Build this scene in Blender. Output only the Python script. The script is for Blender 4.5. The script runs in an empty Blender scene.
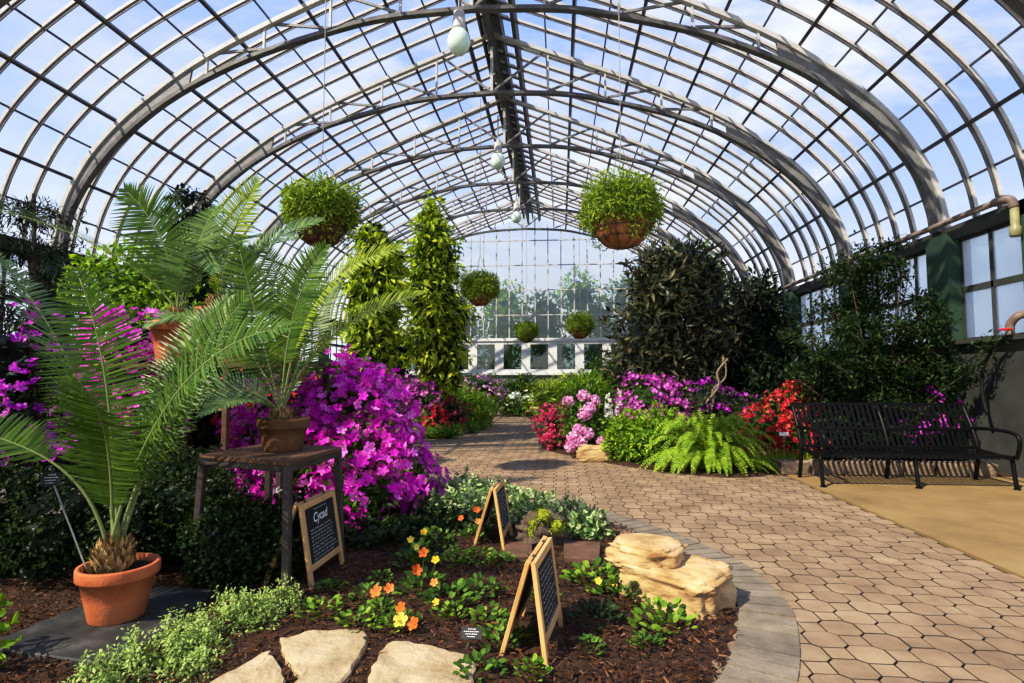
import bpy, math, random
import numpy as np
from mathutils import Vector, Matrix, noise

C = bpy.context.scene.collection
PI = math.pi
X0 = -1.48            # ridge line of the vault
RNG = np.random.default_rng(7)

# ------------------------------------------------------------------ materials
def new_mat(name):
    m = bpy.data.materials.new(name); m.use_nodes = True
    nt = m.node_tree; nt.nodes.clear()
    out = nt.nodes.new('ShaderNodeOutputMaterial')
    return m, nt, out

def nd(nt, typ, **kw):
    n = nt.nodes.new(typ)
    for k, v in kw.items():
        if k in n.inputs.keys(): n.inputs[k].default_value = v
        else: setattr(n, k, v)
    return n

def ramp(nt, cols, fac):
    r = nt.nodes.new('ShaderNodeValToRGB')
    e = r.color_ramp.elements
    while len(e) < len(cols): e.new(0.5)
    for i, (p, c) in enumerate(cols):
        e[i].position = p; e[i].color = (*c, 1)
    nt.links.new(fac, r.inputs[0])
    return r.outputs[0]

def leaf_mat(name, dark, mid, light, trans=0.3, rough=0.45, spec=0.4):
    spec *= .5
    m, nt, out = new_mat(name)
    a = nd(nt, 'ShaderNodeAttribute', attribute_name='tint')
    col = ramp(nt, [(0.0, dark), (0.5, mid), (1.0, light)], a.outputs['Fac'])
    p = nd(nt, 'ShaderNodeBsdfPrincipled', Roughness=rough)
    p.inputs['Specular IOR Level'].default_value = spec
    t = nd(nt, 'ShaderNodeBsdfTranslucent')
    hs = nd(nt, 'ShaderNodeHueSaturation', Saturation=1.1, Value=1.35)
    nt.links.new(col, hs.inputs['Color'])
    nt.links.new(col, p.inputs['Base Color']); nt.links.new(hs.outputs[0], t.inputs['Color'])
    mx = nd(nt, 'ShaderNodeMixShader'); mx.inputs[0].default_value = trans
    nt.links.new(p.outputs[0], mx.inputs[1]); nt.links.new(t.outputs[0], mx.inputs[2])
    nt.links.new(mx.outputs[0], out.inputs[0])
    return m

def rough_mat(name, c1, c2, c3=None, scale=8.0, rough=0.8, bump=0.3, bscale=None, tint=0.0, spec=0.3, metal=0.0, stretch=None, detail=8.0):
    m, nt, out = new_mat(name)
    tc = nd(nt, 'ShaderNodeTexCoord')
    src = tc.outputs['Object']
    if stretch:
        mp = nd(nt, 'ShaderNodeMapping'); mp.inputs['Scale'].default_value = stretch
        nt.links.new(src, mp.inputs[0]); src = mp.outputs[0]
    n = nd(nt, 'ShaderNodeTexNoise', Scale=scale, Detail=detail, Roughness=0.65)
    nt.links.new(src, n.inputs['Vector'])
    cols = [(0.3, c1), (0.7, c2)] if c3 is None else [(0.28, c1), (0.52, c2), (0.75, c3)]
    col = ramp(nt, cols, n.outputs['Fac'])
    p = nd(nt, 'ShaderNodeBsdfPrincipled', Roughness=rough, Metallic=metal)
    p.inputs['Specular IOR Level'].default_value = spec
    if tint:
        a = nd(nt, 'ShaderNodeAttribute', attribute_name='tint')
        mr = nd(nt, 'ShaderNodeMapRange'); mr.inputs['To Min'].default_value = 1 - tint; mr.inputs['To Max'].default_value = 1 + tint
        nt.links.new(a.outputs['Fac'], mr.inputs['Value'])
        hs = nd(nt, 'ShaderNodeHueSaturation'); nt.links.new(mr.outputs[0], hs.inputs['Value']); nt.links.new(col, hs.inputs['Color'])
        col = hs.outputs[0]
    nt.links.new(col, p.inputs['Base Color'])
    if bump:
        n2 = nd(nt, 'ShaderNodeTexNoise', Scale=bscale or scale * 4, Detail=6.0)
        nt.links.new(src, n2.inputs['Vector'])
        b = nd(nt, 'ShaderNodeBump', Strength=bump, Distance=0.02)
        nt.links.new(n2.outputs['Fac'], b.inputs['Height']); nt.links.new(b.outputs[0], p.inputs['Normal'])
    nt.links.new(p.outputs[0], out.inputs[0])
    return m

def glass_mat(name, tintc=(0.97, 0.985, 1.0), haze=0.05, gl=0.08):
    m, nt, out = new_mat(name)
    tr = nd(nt, 'ShaderNodeBsdfTransparent', Color=(*tintc, 1))
    g = nd(nt, 'ShaderNodeBsdfGlossy', Roughness=0.05)
    d = nd(nt, 'ShaderNodeBsdfTranslucent', Color=(0.9, 0.93, 1, 1))
    m1 = nd(nt, 'ShaderNodeMixShader'); m1.inputs[0].default_value = haze
    m2 = nd(nt, 'ShaderNodeMixShader'); m2.inputs[0].default_value = gl
    nt.links.new(tr.outputs[0], m1.inputs[1]); nt.links.new(d.outputs[0], m1.inputs[2])
    nt.links.new(m1.outputs[0], m2.inputs[1]); nt.links.new(g.outputs[0], m2.inputs[2])
    nt.links.new(m2.outputs[0], out.inputs[0])
    return m

M = {}
M['cycad'] = leaf_mat('cycad_leaf', (.028, .066, .006), (.078, .155, .016), (.20, .30, .045), .30, .38, .5)
M['cycad_y'] = leaf_mat('cycad_leaf_yellow', (.12, .18, .015), (.28, .36, .035), (.50, .55, .09), .4, .4, .5)
M['cycad_b'] = leaf_mat('cycad_leaf_grey', (.05, .10, .03), (.13, .22, .07), (.28, .38, .16), .25, .4, .5)
M['rachis'] = leaf_mat('cycad_midrib', (.10, .14, .04), (.22, .26, .09), (.34, .36, .14), 0, .5)
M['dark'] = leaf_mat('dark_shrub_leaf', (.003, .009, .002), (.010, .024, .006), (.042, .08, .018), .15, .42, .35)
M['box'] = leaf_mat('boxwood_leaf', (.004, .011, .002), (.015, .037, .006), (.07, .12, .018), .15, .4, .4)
M['mid'] = leaf_mat('green_leaf', (.028, .07, .008), (.10, .20, .018), (.26, .38, .04), .3, .45)
M['bright'] = leaf_mat('bright_leaf', (.07, .15, .008), (.23, .38, .022), (.48, .62, .06), .35, .45)
M['lime'] = leaf_mat('lime_leaf', (.09, .15, .008), (.36, .48, .02), (.80, .84, .09), .4, .45)
M['fern'] = leaf_mat('fern_leaf', (.07, .14, .008), (.23, .37, .018), (.48, .60, .06), .4, .5)
M['bed_d'] = leaf_mat('bedding_leaf', (.018, .05, .006), (.06, .135, .014), (.17, .29, .035), .25, .45)
M['bed_b'] = leaf_mat('pale_bedding_leaf', (.035, .09, .008), (.12, .23, .018), (.30, .44, .05), .3, .45)
M['silver'] = leaf_mat('silver_leaf', (.09, .14, .025), (.25, .35, .08), (.52, .62, .23), .25, .6)
M['varieg'] = leaf_mat('variegated_leaf', (.05, .11, .025), (.20, .31, .09), (.62, .70, .36), .2, .5)
M['bronze'] = leaf_mat('bronze_leaf', (.022, .029, .011), (.070, .086, .036), (.28, .24, .11), .15, .35, .5)
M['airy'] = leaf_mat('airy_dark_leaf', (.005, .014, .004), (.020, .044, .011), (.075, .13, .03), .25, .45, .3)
M['basket_leaf'] = leaf_mat('asparagus_fern', (.06, .11, .008), (.20, .30, .022), (.50, .58, .07), .35, .5)
M['magenta'] = leaf_mat('magenta_petal', (.46, .008, .40), (.84, .05, .66), (.97, .34, .86), .35, .6, .15)
M['purple'] = leaf_mat('purple_petal', (.22, .006, .27), (.50, .025, .52), (.78, .16, .72), .3, .6, .15)
M['orchid'] = leaf_mat('orchid_petal', (.33, .03, .30), (.62, .10, .52), (.85, .38, .74), .35, .6, .15)
M['red'] = leaf_mat('red_petal', (.34, .008, .025), (.70, .035, .07), (.90, .22, .20), .35, .6, .15)
M['crimson'] = leaf_mat('crimson_petal', (.36, .012, .09), (.68, .055, .20), (.86, .26, .36), .35, .6, .15)
M['pinkp'] = leaf_mat('pink_petal', (.55, .18, .40), (.80, .42, .64), (.92, .75, .86), .35, .6, .15)
M['whitep'] = leaf_mat('white_petal', (.6, .6, .5), (.85, .85, .76), (.95, .95, .92), .3, .6, .15)
M['orange'] = leaf_mat('orange_petal', (.60, .10, .02), (.85, .22, .05), (.92, .50, .20), .3, .6, .15)
M['yellow'] = leaf_mat('yellow_petal', (.7, .35, .03), (.85, .62, .06), (.95, .85, .25), .3, .6, .15)
M['terracotta'] = rough_mat('terracotta', (.36, .095, .035), (.55, .17, .06), (.62, .24, .10), scale=5, rough=.75, bump=.15, bscale=60)
M['terra_old'] = rough_mat('weathered_terracotta', (.05, .025, .012), (.17, .075, .032), (.27, .13, .06), scale=4, rough=.85, bump=.2, bscale=50)
M['soil'] = rough_mat('potting_soil', (.012, .007, .004), (.035, .02, .012), scale=30, rough=.95, bump=1)
M['mulch'] = rough_mat('mulch_soil', (.018, .009, .005), (.06, .030, .017), (.13, .065, .035), scale=14, rough=.95, bump=1.0, bscale=45)
M['chip'] = leaf_mat('bark_chip', (.03, .014, .007), (.115, .052, .025), (.30, .17, .09), 0, .85, .15)
M['bark'] = rough_mat('bark', (.05, .035, .022), (.13, .10, .07), (.22, .17, .12), scale=9, rough=.9, bump=.8, stretch=(3, 3, .6))
M['twig'] = rough_mat('pale_twig', (.14, .11, .08), (.32, .26, .19), scale=12, rough=.9, bump=.5)
M['caudex'] = leaf_mat('caudex_scale', (.07, .035, .015), (.26, .16, .06), (.58, .42, .19), 0, .7, .2)
M['paver'] = rough_mat('clay_paver', (.175, .122, .074), (.275, .20, .124), (.36, .272, .176), scale=2.2, rough=.85, bump=.25, bscale=70, tint=.13)
M['joint'] = rough_mat('paver_joint', (.045, .031, .020), (.085, .062, .042), scale=20, rough=1, bump=.3)
M['edge'] = rough_mat('edging_brick', (.135, .115, .085), (.225, .19, .14), (.29, .25, .185), scale=4, rough=.85, bump=.3, bscale=60, tint=.18)
M['concrete'] = rough_mat('tan_concrete', (.19, .13, .055), (.27, .19, .082), (.33, .24, .115), scale=1.3, rough=.75, bump=.08, bscale=90)
M['slate'] = rough_mat('slate', (.018, .019, .018), (.05, .05, .045), (.13, .12, .10), scale=5.5, rough=.6, bump=.3, bscale=14)
M['stone'] = rough_mat('flagstone', (.27, .19, .10), (.43, .335, .20), (.54, .44, .28), scale=5, rough=.9, bump=.5, bscale=30)
M['boulder'] = rough_mat('limestone', (.22, .12, .045), (.50, .34, .165), (.64, .48, .28), scale=4.5, rough=.9, bump=1.0, bscale=13, stretch=(1, 1, 2.0))
M['redstone'] = rough_mat('red_sandstone', (.10, .055, .035), (.19, .11, .07), scale=8, rough=.9, bump=.4)
M['block'] = rough_mat('wall_block', (.13, .095, .065), (.27, .20, .14), (.36, .28, .2), scale=7, rough=.95, bump=.6)
M['moss'] = leaf_mat('moss', (.10, .13, .01), (.30, .34, .03), (.5, .55, .08), .1, .9, .1)
M['wood'] = rough_mat('pine_wood', (.46, .25, .09), (.64, .39, .16), (.70, .46, .21), scale=9, rough=.6, bump=.15, stretch=(1, 1, .15))
M['table'] = rough_mat('weathered_table_wood', (.06, .030, .016), (.14, .075, .042), (.22, .13, .08), scale=6, rough=.6, bump=.25, stretch=(1, .2, 1))
M['tleg'] = rough_mat('table_leg_metal', (.035, .028, .022), (.085, .07, .055), scale=9, rough=.6, bump=.2)
M['board'] = rough_mat('chalkboard', (.010, .011, .011), (.028, .030, .028), scale=4, rough=.8, bump=.03)
M['chalk'] = rough_mat('chalk', (.72, .72, .68), (.85, .85, .82), scale=60, rough=1, bump=0)
M['black'] = rough_mat('black_metal', (.003, .003, .003), (.007, .007, .007), scale=20, rough=.4, bump=.05, spec=.2)
M['plate'] = rough_mat('label_plate', (.012, .012, .013), (.03, .03, .032), scale=20, rough=.5, bump=0)
M['stake'] = rough_mat('stake_metal', (.20, .23, .19), (.36, .38, .33), scale=20, rough=.45, bump=.05, metal=.3)
M['steel'] = rough_mat('painted_steel', (.13, .127, .12), (.23, .225, .215), (.33, .325, .31), scale=3, rough=.5, bump=.15, bscale=30, spec=.5)
M['steel_d'] = rough_mat('dark_painted_steel', (.05, .048, .045), (.12, .115, .11), (.22, .215, .20), scale=3, rough=.45, bump=.15, spec=.5)
M['steel_l'] = rough_mat('pale_painted_steel', (.42, .41, .38), (.62, .60, .56), scale=3, rough=.5, bump=.1, spec=.5)
M['bar'] = rough_mat('glazing_bar_paint', (.42, .39, .35), (.62, .59, .55), scale=4, rough=.5, bump=.1, spec=.5)
M['purlin'] = rough_mat('purlin_steel', (.045, .043, .04), (.11, .105, .10), scale=4, rough=.5, bump=.1)
M['ridge'] = rough_mat('ridge_board', (.05, .047, .043), (.13, .12, .11), (.24, .23, .21), scale=3, rough=.6, bump=.2)
M['white'] = rough_mat('white_paint', (.72, .71, .64), (.84, .83, .77), scale=4, rough=.5, bump=.05)
M['green'] = rough_mat('green_wall_paint', (.018, .045, .025), (.035, .078, .045), (.055, .105, .065), scale=1.6, rough=.7, bump=.1)
M['grey_wall'] = rough_mat('grey_wall_paint', (.030, .034, .030), (.055, .06, .052), (.085, .088, .078), scale=1.6, rough=.8, bump=.1)
M['end_wall'] = rough_mat('pale_green_wall', (.20, .24, .16), (.30, .33, .24), scale=2, rough=.8, bump=.1)
M['pipe'] = rough_mat('rusty_pipe', (.11, .075, .055), (.22, .17, .14), (.30, .26, .22), scale=6, rough=.6, bump=.2)
M['spout'] = rough_mat('brass_fitting', (.20, .19, .10), (.33, .31, .17), scale=8, rough=.4, bump=.1)
M['hose'] = rough_mat('rubber_hose', (.008, .008, .008), (.02, .02, .02), scale=9, rough=.5, bump=0)
M['coir'] = rough_mat('coir_liner', (.15, .055, .02), (.36, .15, .05), (.50, .25, .10), scale=12, rough=1, bump=1.0, bscale=40)
M['coir_d'] = rough_mat('dark_coir_liner', (.05, .028, .012), (.15, .075, .03), (.26, .13, .06), scale=12, rough=1, bump=1.0, bscale=40)
M['lampglass'] = rough_mat('frosted_lamp_glass', (.62, .78, .66), (.74, .86, .76), scale=3, rough=.25, bump=0, spec=.5)
M['glass'] = glass_mat('roof_glass', (.97, .985, 1), .05, .03)
M['wglass'] = glass_mat('wall_glass', (.95, .97, .96), .34, .05)
M['dglass'] = glass_mat('low_window_glass', (.45, .56, .54), .05, .12)
M['fglass'] = glass_mat('frosted_window_glass', (.80, .86, .93), .45, .10)

# ------------------------------------------------------------------ mesh building
class MB:
    def __init__(s):
        s.v = []; s.f = []; s.n = 0          # f: (faces array (k,m), mat, tint array)
    def add(s, verts, faces, mat=0, tint=0.5):
        verts = np.asarray(verts, float).reshape(-1, 3)
        by = {}
        for i, fc in enumerate(faces): by.setdefault(len(fc), []).append((i, fc))
        tarr = np.asarray(tint, float)
        for k, lst in by.items():
            arr = np.array([fc for _, fc in lst], dtype=np.int64) + s.n
            t = np.full(len(lst), float(tarr)) if tarr.ndim == 0 else tarr[[i for i, _ in lst]]
            s.f.append((arr, mat, t))
        s.v.append(verts); s.n += len(verts)
    def add_many(s, tv, tf, P, X, Y, Z, S, tint, mat=0):
        """a template shape repeated: frames X,Y,Z (N,3), origin P, scale S (N,) or (N,3)"""
        tv = np.asarray(tv, float); N = len(P)
        S = np.asarray(S, float)
        if S.ndim == 1: S = np.repeat(S[:, None], 3, 1)
        loc = tv[None] * S[:, None, :]
        V = P[:, None, :] + loc[..., 0:1] * X[:, None, :] + loc[..., 1:2] * Y[:, None, :] + loc[..., 2:3] * Z[:, None, :]
        nv = len(tv)
        by = {}
        for fc in tf: by.setdefault(len(fc), []).append(fc)
        off = (np.arange(N) * nv + s.n)[:, None, None]
        for k, lst in by.items():
            arr = (np.array(lst)[None] + off).reshape(-1, k)
            s.f.append((arr, mat, np.repeat(np.asarray(tint, float), len(lst))))
        s.v.append(V.reshape(-1, 3)); s.n += N * nv
    def box(s, c, d, rz=0.0, mat=0, tint=0.5, m=None):
        x, y, z = d[0] / 2, d[1] / 2, d[2] / 2
        v = np.array([(-x, -y, -z), (x, -y, -z), (x, y, -z), (-x, y, -z), (-x, -y, z), (x, -y, z), (x, y, z), (-x, y, z)])
        if m is not None: v = v @ np.asarray(m).T
        if rz:
            ca, sa = math.cos(rz), math.sin(rz)
            v = v @ np.array([(ca, sa, 0), (-sa, ca, 0), (0, 0, 1)])
        s.add(v + np.asarray(c, float), [(0, 3, 2, 1), (4, 5, 6, 7), (0, 1, 5, 4), (1, 2, 6, 5), (2, 3, 7, 6), (3, 0, 4, 7)], mat, tint)
    def beam(s, a, b, w, h, up=(0, 0, 1), mat=0, tint=0.5, bev=0.12):
        """a bar of chamfered rectangular section from a to b"""
        a = np.asarray(a, float); b = np.asarray(b, float)
        t = b - a; t /= np.linalg.norm(t)
        u = np.asarray(up, float)
        if abs(t @ u) > .98: u = np.array([0, 1., 0])
        x = np.cross(t, u); x /= np.linalg.norm(x); u = np.cross(x, t)
        c = min(w, h) * bev
        pr = [(-w/2+c, -h/2), (w/2-c, -h/2), (w/2, -h/2+c), (w/2, h/2-c), (w/2-c, h/2), (-w/2+c, h/2), (-w/2, h/2-c), (-w/2, -h/2+c)]
        v = [a + x*p + u*q for p, q in pr] + [b + x*p + u*q for p, q in pr]
        f = [tuple(range(7, -1, -1)), tuple(range(8, 16))] + [(i, (i+1) % 8, 8+(i+1) % 8, 8+i) for i in range(8)]
        s.add(v, f, mat, tint)
    def tube(s, pts, r, n=8, mat=0, tint=0.5, cap=True):
        pts = np.asarray(pts, float); k = len(pts)
        r = np.full(k, float(r)) if np.ndim(r) == 0 else np.asarray(r, float)
        T = np.gradient(pts, axis=0); T /= np.linalg.norm(T, axis=1)[:, None] + 1e-12
        u = np.array([0, 0, 1.0]) if abs(T[0][2]) < .9 else np.array([1.0, 0, 0])
        V = []
        for i in range(k):
            u = u - T[i] * (u @ T[i]); u /= np.linalg.norm(u) + 1e-12
            w = np.cross(T[i], u)
            for j in range(n):
                a = 2 * PI * j / n
                V.append(pts[i] + r[i] * (math.cos(a) * u + math.sin(a) * w))
        F = [(i*n+j, i*n+(j+1) % n, (i+1)*n+(j+1) % n, (i+1)*n+j) for i in range(k-1) for j in range(n)]
        if cap: F += [tuple(range(n-1, -1, -1)), tuple((k-1)*n+j for j in range(n))]
        s.add(V, F, mat, tint)
    def lathe(s, prof, c=(0, 0, 0), n=32, mat=0, tint=0.5):
        V = []; c = np.asarray(c, float); k = len(prof)
        for r, z in prof:
            for j in range(n):
                a = 2 * PI * j / n
                V.append(c + np.array([r * math.cos(a), r * math.sin(a), z]))
        F = [(i*n+j, i*n+(j+1) % n, (i+1)*n+(j+1) % n, (i+1)*n+j) for i in range(k-1) for j in range(n)]
        s.add(V, F, mat, tint)
    def build(s, name, mats, parent=None, origin=(0, 0, 0), smooth=False, kind=None, at_origin=True):
        V = np.concatenate(s.v) - np.asarray(origin, float)
        me = bpy.data.meshes.new(name)
        me.vertices.add(len(V)); me.vertices.foreach_set('co', V.astype(np.float32).ravel())
        loops = np.concatenate([a.ravel() for a, _, _ in s.f])
        cnt = np.concatenate([np.full(len(a), a.shape[1]) for a, _, _ in s.f])
        start = np.concatenate([[0], np.cumsum(cnt)[:-1]])
        me.loops.add(len(loops)); me.loops.foreach_set('vertex_index', loops.astype(np.int32))
        me.polygons.add(len(cnt)); me.polygons.foreach_set('loop_start', start.astype(np.int32))
        me.polygons.foreach_set('material_index', np.concatenate([np.full(len(a), m) for a, m, _ in s.f]).astype(np.int32))
        me.polygons.foreach_set('use_smooth', np.full(len(cnt), smooth))
        at = me.attributes.new('tint', 'FLOAT', 'FACE')
        at.data.foreach_set('value', np.concatenate([t for _, _, t in s.f]).astype(np.float32))
        me.update(calc_edges=True); me.validate()
        for m in (mats if isinstance(mats, (list, tuple)) else [mats]): me.materials.append(M[m])
        o = bpy.data.objects.new(name, me); C.objects.link(o)
        if parent is not None: o.parent = parent
        else: o.location = origin
        if kind: o['kind'] = kind
        return o

def thing(name, label, cat, loc=(0, 0, 0), group=None):
    o = bpy.data.objects.new(name, None); o.empty_display_size = .1; C.objects.link(o)
    o.location = loc; o['label'] = label; o['category'] = cat
    if group: o['group'] = group
    return o

def tag(o, label, cat, group=None, kind=None):
    o['label'] = label; o['category'] = cat
    if group: o['group'] = group
    if kind: o['kind'] = kind
    return o

def dup(root, loc, label, group=None):
    r = root.copy(); C.objects.link(r); r.location = loc; r['label'] = label
    if group: r['group'] = group
    for ch in list(root.children):
        c = ch.copy(); C.objects.link(c); c.parent = r
        for g in ch.children:
            d = g.copy(); C.objects.link(d); d.parent = c
    return r

# ------------------------------------------------------------------ small maths
def nrm(a): return a / (np.linalg.norm(a, axis=-1, keepdims=True) + 1e-9)
def frames(D, Nn):
    Y = nrm(D); X = nrm(np.cross(Y, Nn)); Z = np.cross(X, Y); return X, Y, Z
def catmull(pts, per=6):
    P = np.asarray(pts, float); P = np.vstack([2*P[0]-P[1], P, 2*P[-1]-P[-2]]); out = []
    for i in range(1, len(P)-2):
        for k in range(per):
            t = k / per
            out.append(.5*((2*P[i]) + (P[i+1]-P[i-1])*t + (2*P[i-1]-5*P[i]+4*P[i+1]-P[i+2])*t*t + (3*P[i]-P[i-1]-3*P[i+1]+P[i+2])*t**3))
    out.append(P[-2]); return np.array(out)
def bez(p, n):
    p = [np.asarray(q, float) for q in p]; t = np.linspace(0, 1, n)[:, None]
    if len(p) == 3: return (1-t)**2*p[0] + 2*t*(1-t)*p[1] + t*t*p[2]
    return (1-t)**3*p[0] + 3*t*(1-t)**2*p[1] + 3*t*t*(1-t)*p[2] + t**3*p[3]
def inside(poly, x, y):
    x = np.asarray(x); y = np.asarray(y); r = np.zeros(x.shape, bool); n = len(poly)
    for i in range(n):
        (x1, y1), (x2, y2) = poly[i], poly[(i+1) % n]
        if y1 == y2: continue
        c = ((y1 > y) != (y2 > y)) & (x < (x2-x1)*(y-y1)/(y2-y1) + x1)
        r ^= c
    return r
def nz(p, s=1.0): return noise.noise(Vector(p) * s)

# leaf templates, axis +Y, upper side +Z
LEAF = ([(0, 0, 0), (.5, .45, .06), (0, 1, -.08), (-.5, .45, .06), (0, .5, 0)], [(0, 1, 2, 4), (0, 4, 2, 3)])
ROUND = ([(0, 0, 0), (.36, .22, .05), (.5, .55, .07), (.3, .88, .02), (0, 1, -.06), (-.3, .88, .02), (-.5, .55, .07), (-.36, .22, .05), (0, .5, 0)],
         [(0, 1, 2, 8), (8, 2, 3, 4), (8, 4, 5, 6), (0, 8, 6, 7)])
BLADE = ([(-.5, 0, 0), (.5, 0, 0), (.42, .5, .03), (-.42, .5, .03), (0, 1, -.10)], [(0, 1, 2, 3), (3, 2, 4)])
SPRIG = ([(0, 0, 0), (.22, .25, .02), (.06, .3, 0), (.5, .5, 0), (.1, .6, 0), (.42, .85, -.05), (0, 1, -.1), (-.42, .85, -.05), (-.1, .6, 0), (-.5, .5, 0), (-.06, .3, 0), (-.22, .25, .02)],
         [(0, 1, 2, 10, 11), (2, 3, 4, 8), (2, 8, 9, 10), (4, 5, 6, 8), (6, 7, 8)])
def petals(n=5, wide=.46, r=1.0, lift=.35, inner=.16):
    v = []; f = []
    for i in range(n):
        a = 2*PI*i/n
        def q(rad, da, z): return (rad*math.cos(a+da), rad*math.sin(a+da), z)
        b = len(v)
        v += [q(inner*.4, 0, -.25), q(.55*r, -wide, lift*.4), q(r*.95, -wide*.55, lift), q(r*1.02, 0, lift*.8), q(r*.95, wide*.55, lift), q(.55*r, wide, lift*.4), q(.6*r, 0, lift*.15)]
        f += [(b, b+1, b+2, b+6), (b+6, b+2, b+3), (b+6, b+3, b+4), (b, b+6, b+4, b+5)]
    return v, f
FLOWER = petals(5, .62, 1.0, .30)
PANSY = petals(5, .72, 1.0, .34)
FLOWER_S = petals(5, .5, 1.0, .3)
FLOWER_LO = ([(0, 0, -.2)] + [(math.cos(2*PI*i/5), math.sin(2*PI*i/5), .3) for i in range(5)] + [(.55*math.cos(2*PI*(i+.5)/5), .55*math.sin(2*PI*(i+.5)/5), .1) for i in range(5)],
             [(0, 6+(i-1) % 5, 1+i, 6+i) for i in range(5)])

def blob_points(blobs, n, rng, deep=.35, lump=.16, zmin=None):
    """points scattered in the outer shell of lumpy ellipsoids; returns position, outward, depth"""
    B = np.array([[*c, *r] for c, r in blobs], float)
    w = (B[:, 3]*B[:, 4] + B[:, 4]*B[:, 5] + B[:, 3]*B[:, 5]); w /= w.sum()
    idx = rng.choice(len(B), n, p=w)
    u = nrm(rng.normal(size=(n, 3)))
    ph = rng.uniform(0, 6, 6)
    lum = lump * (np.sin(u[:, 0]*5+ph[0]+idx)*np.sin(u[:, 1]*5+ph[1]+2*idx) + np.sin(u[:, 2]*6+ph[2])*.6)
    d = rng.random(n)**2 * deep
    R = B[idx, 3:]; P = B[idx, :3] + u*R*(1+lum-d)[:, None]
    O = nrm(u/R)
    if zmin is not None:
        k = P[:, 2] > zmin; P, O, d = P[k], O[k], d[k]
    return P, O, d/deep

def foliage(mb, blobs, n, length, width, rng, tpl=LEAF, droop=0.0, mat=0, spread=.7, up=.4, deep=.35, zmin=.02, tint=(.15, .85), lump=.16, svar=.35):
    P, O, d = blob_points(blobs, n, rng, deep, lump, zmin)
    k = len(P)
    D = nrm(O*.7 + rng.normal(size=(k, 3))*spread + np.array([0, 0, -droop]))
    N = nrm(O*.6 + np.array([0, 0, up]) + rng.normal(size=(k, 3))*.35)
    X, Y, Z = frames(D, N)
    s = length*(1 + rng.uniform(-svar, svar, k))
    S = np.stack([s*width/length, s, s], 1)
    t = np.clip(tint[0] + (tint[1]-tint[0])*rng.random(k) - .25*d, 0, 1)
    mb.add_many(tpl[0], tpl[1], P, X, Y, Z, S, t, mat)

def core(mb, blobs, k=.72, mat=0, tint=0.0, n=14):  # low default tint paints inner shade into the filler's colour
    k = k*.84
    """opaque filler added inside a shrub to block the view through it"""
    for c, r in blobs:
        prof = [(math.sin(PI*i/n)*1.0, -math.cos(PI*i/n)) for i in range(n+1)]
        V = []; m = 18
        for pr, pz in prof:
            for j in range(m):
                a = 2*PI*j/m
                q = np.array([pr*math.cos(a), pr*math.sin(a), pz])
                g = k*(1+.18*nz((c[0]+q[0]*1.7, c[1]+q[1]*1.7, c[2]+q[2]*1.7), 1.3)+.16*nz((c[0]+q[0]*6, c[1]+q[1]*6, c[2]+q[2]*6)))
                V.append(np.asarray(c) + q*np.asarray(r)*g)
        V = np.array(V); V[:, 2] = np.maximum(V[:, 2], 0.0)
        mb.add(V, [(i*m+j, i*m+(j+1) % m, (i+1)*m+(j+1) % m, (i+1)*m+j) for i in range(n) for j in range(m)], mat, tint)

def blossoms(blobs, n, size, rng, front=None, zmin=.08, deep=.1, clump=3, cluster=.8, up=.15, lump=.16):
    """positions, frames and sizes of flowers, in little clusters on the outside of the bush"""
    P, O, d = blob_points(blobs, n, rng, deep, lump, zmin)
    if front is not None:
        k = (O @ np.asarray(front)) > -.35; P, O = P[k], O[k]
    P = np.repeat(P, clump, 0); O = np.repeat(O, clump, 0); k = len(P)
    P = P + rng.normal(size=(k, 3))*size*cluster + O*size*.4
    Z = nrm(O + rng.normal(size=(k, 3))*.45 + np.array([0, 0, up]))
    Y = nrm(np.cross(Z, rng.normal(size=(k, 3)))); X = np.cross(Y, Z)
    s = size*(1+rng.uniform(-.25, .2, k))
    return P, X, Y, Z, s, rng.random(k)

CAM = np.array([0, 0, 1.3])
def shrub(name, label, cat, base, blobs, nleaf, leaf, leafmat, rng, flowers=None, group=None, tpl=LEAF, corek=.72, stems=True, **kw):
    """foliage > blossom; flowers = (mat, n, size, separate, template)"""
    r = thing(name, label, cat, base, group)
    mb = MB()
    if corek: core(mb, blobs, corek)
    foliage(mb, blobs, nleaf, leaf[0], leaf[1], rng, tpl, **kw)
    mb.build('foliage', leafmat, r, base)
    if stems:
        sb = MB()
        for c, rr in blobs[:6]:
            tip = np.array(c) + np.array([0, 0, rr[2]*.3])
            b0 = np.array([base[0], base[1], base[2]]) + np.array([rng.normal()*.05, rng.normal()*.05, 0])
            sb.tube(bez([b0, (b0+tip)/2 + np.array([0, 0, .1]), tip], 6), np.linspace(.018, .006, 6), 5)
        sb.build('stem', 'bark', r, base)
    if flowers:
        fm, n, size, sep, ft = flowers[:5]
        kwf = flowers[5] if len(flowers) > 5 else {}
        P, X, Y, Z, s, t = blossoms(blobs, n, size, rng, **kwf)
        order = np.argsort(np.linalg.norm(P-CAM, axis=1) - 3*((P-CAM)*-1*Z).sum(1)/np.linalg.norm(P-CAM, axis=1))
        hi, lo = order[:sep], order[sep:]
        for i in hi:
            fb = MB(); fb.add_many(ft[0], ft[1], P[[i]], X[[i]], Y[[i]], Z[[i]], s[[i]], t[[i]])
            fb.build('blossom', fm, r, base)
        if len(lo):
            fb = MB(); fb.add_many(ft[0], ft[1], P[lo], X[lo], Y[lo], Z[lo], s[lo], t[lo])
            fb.build('blossom', fm, r, base, kind='stuff')
    return r

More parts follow.
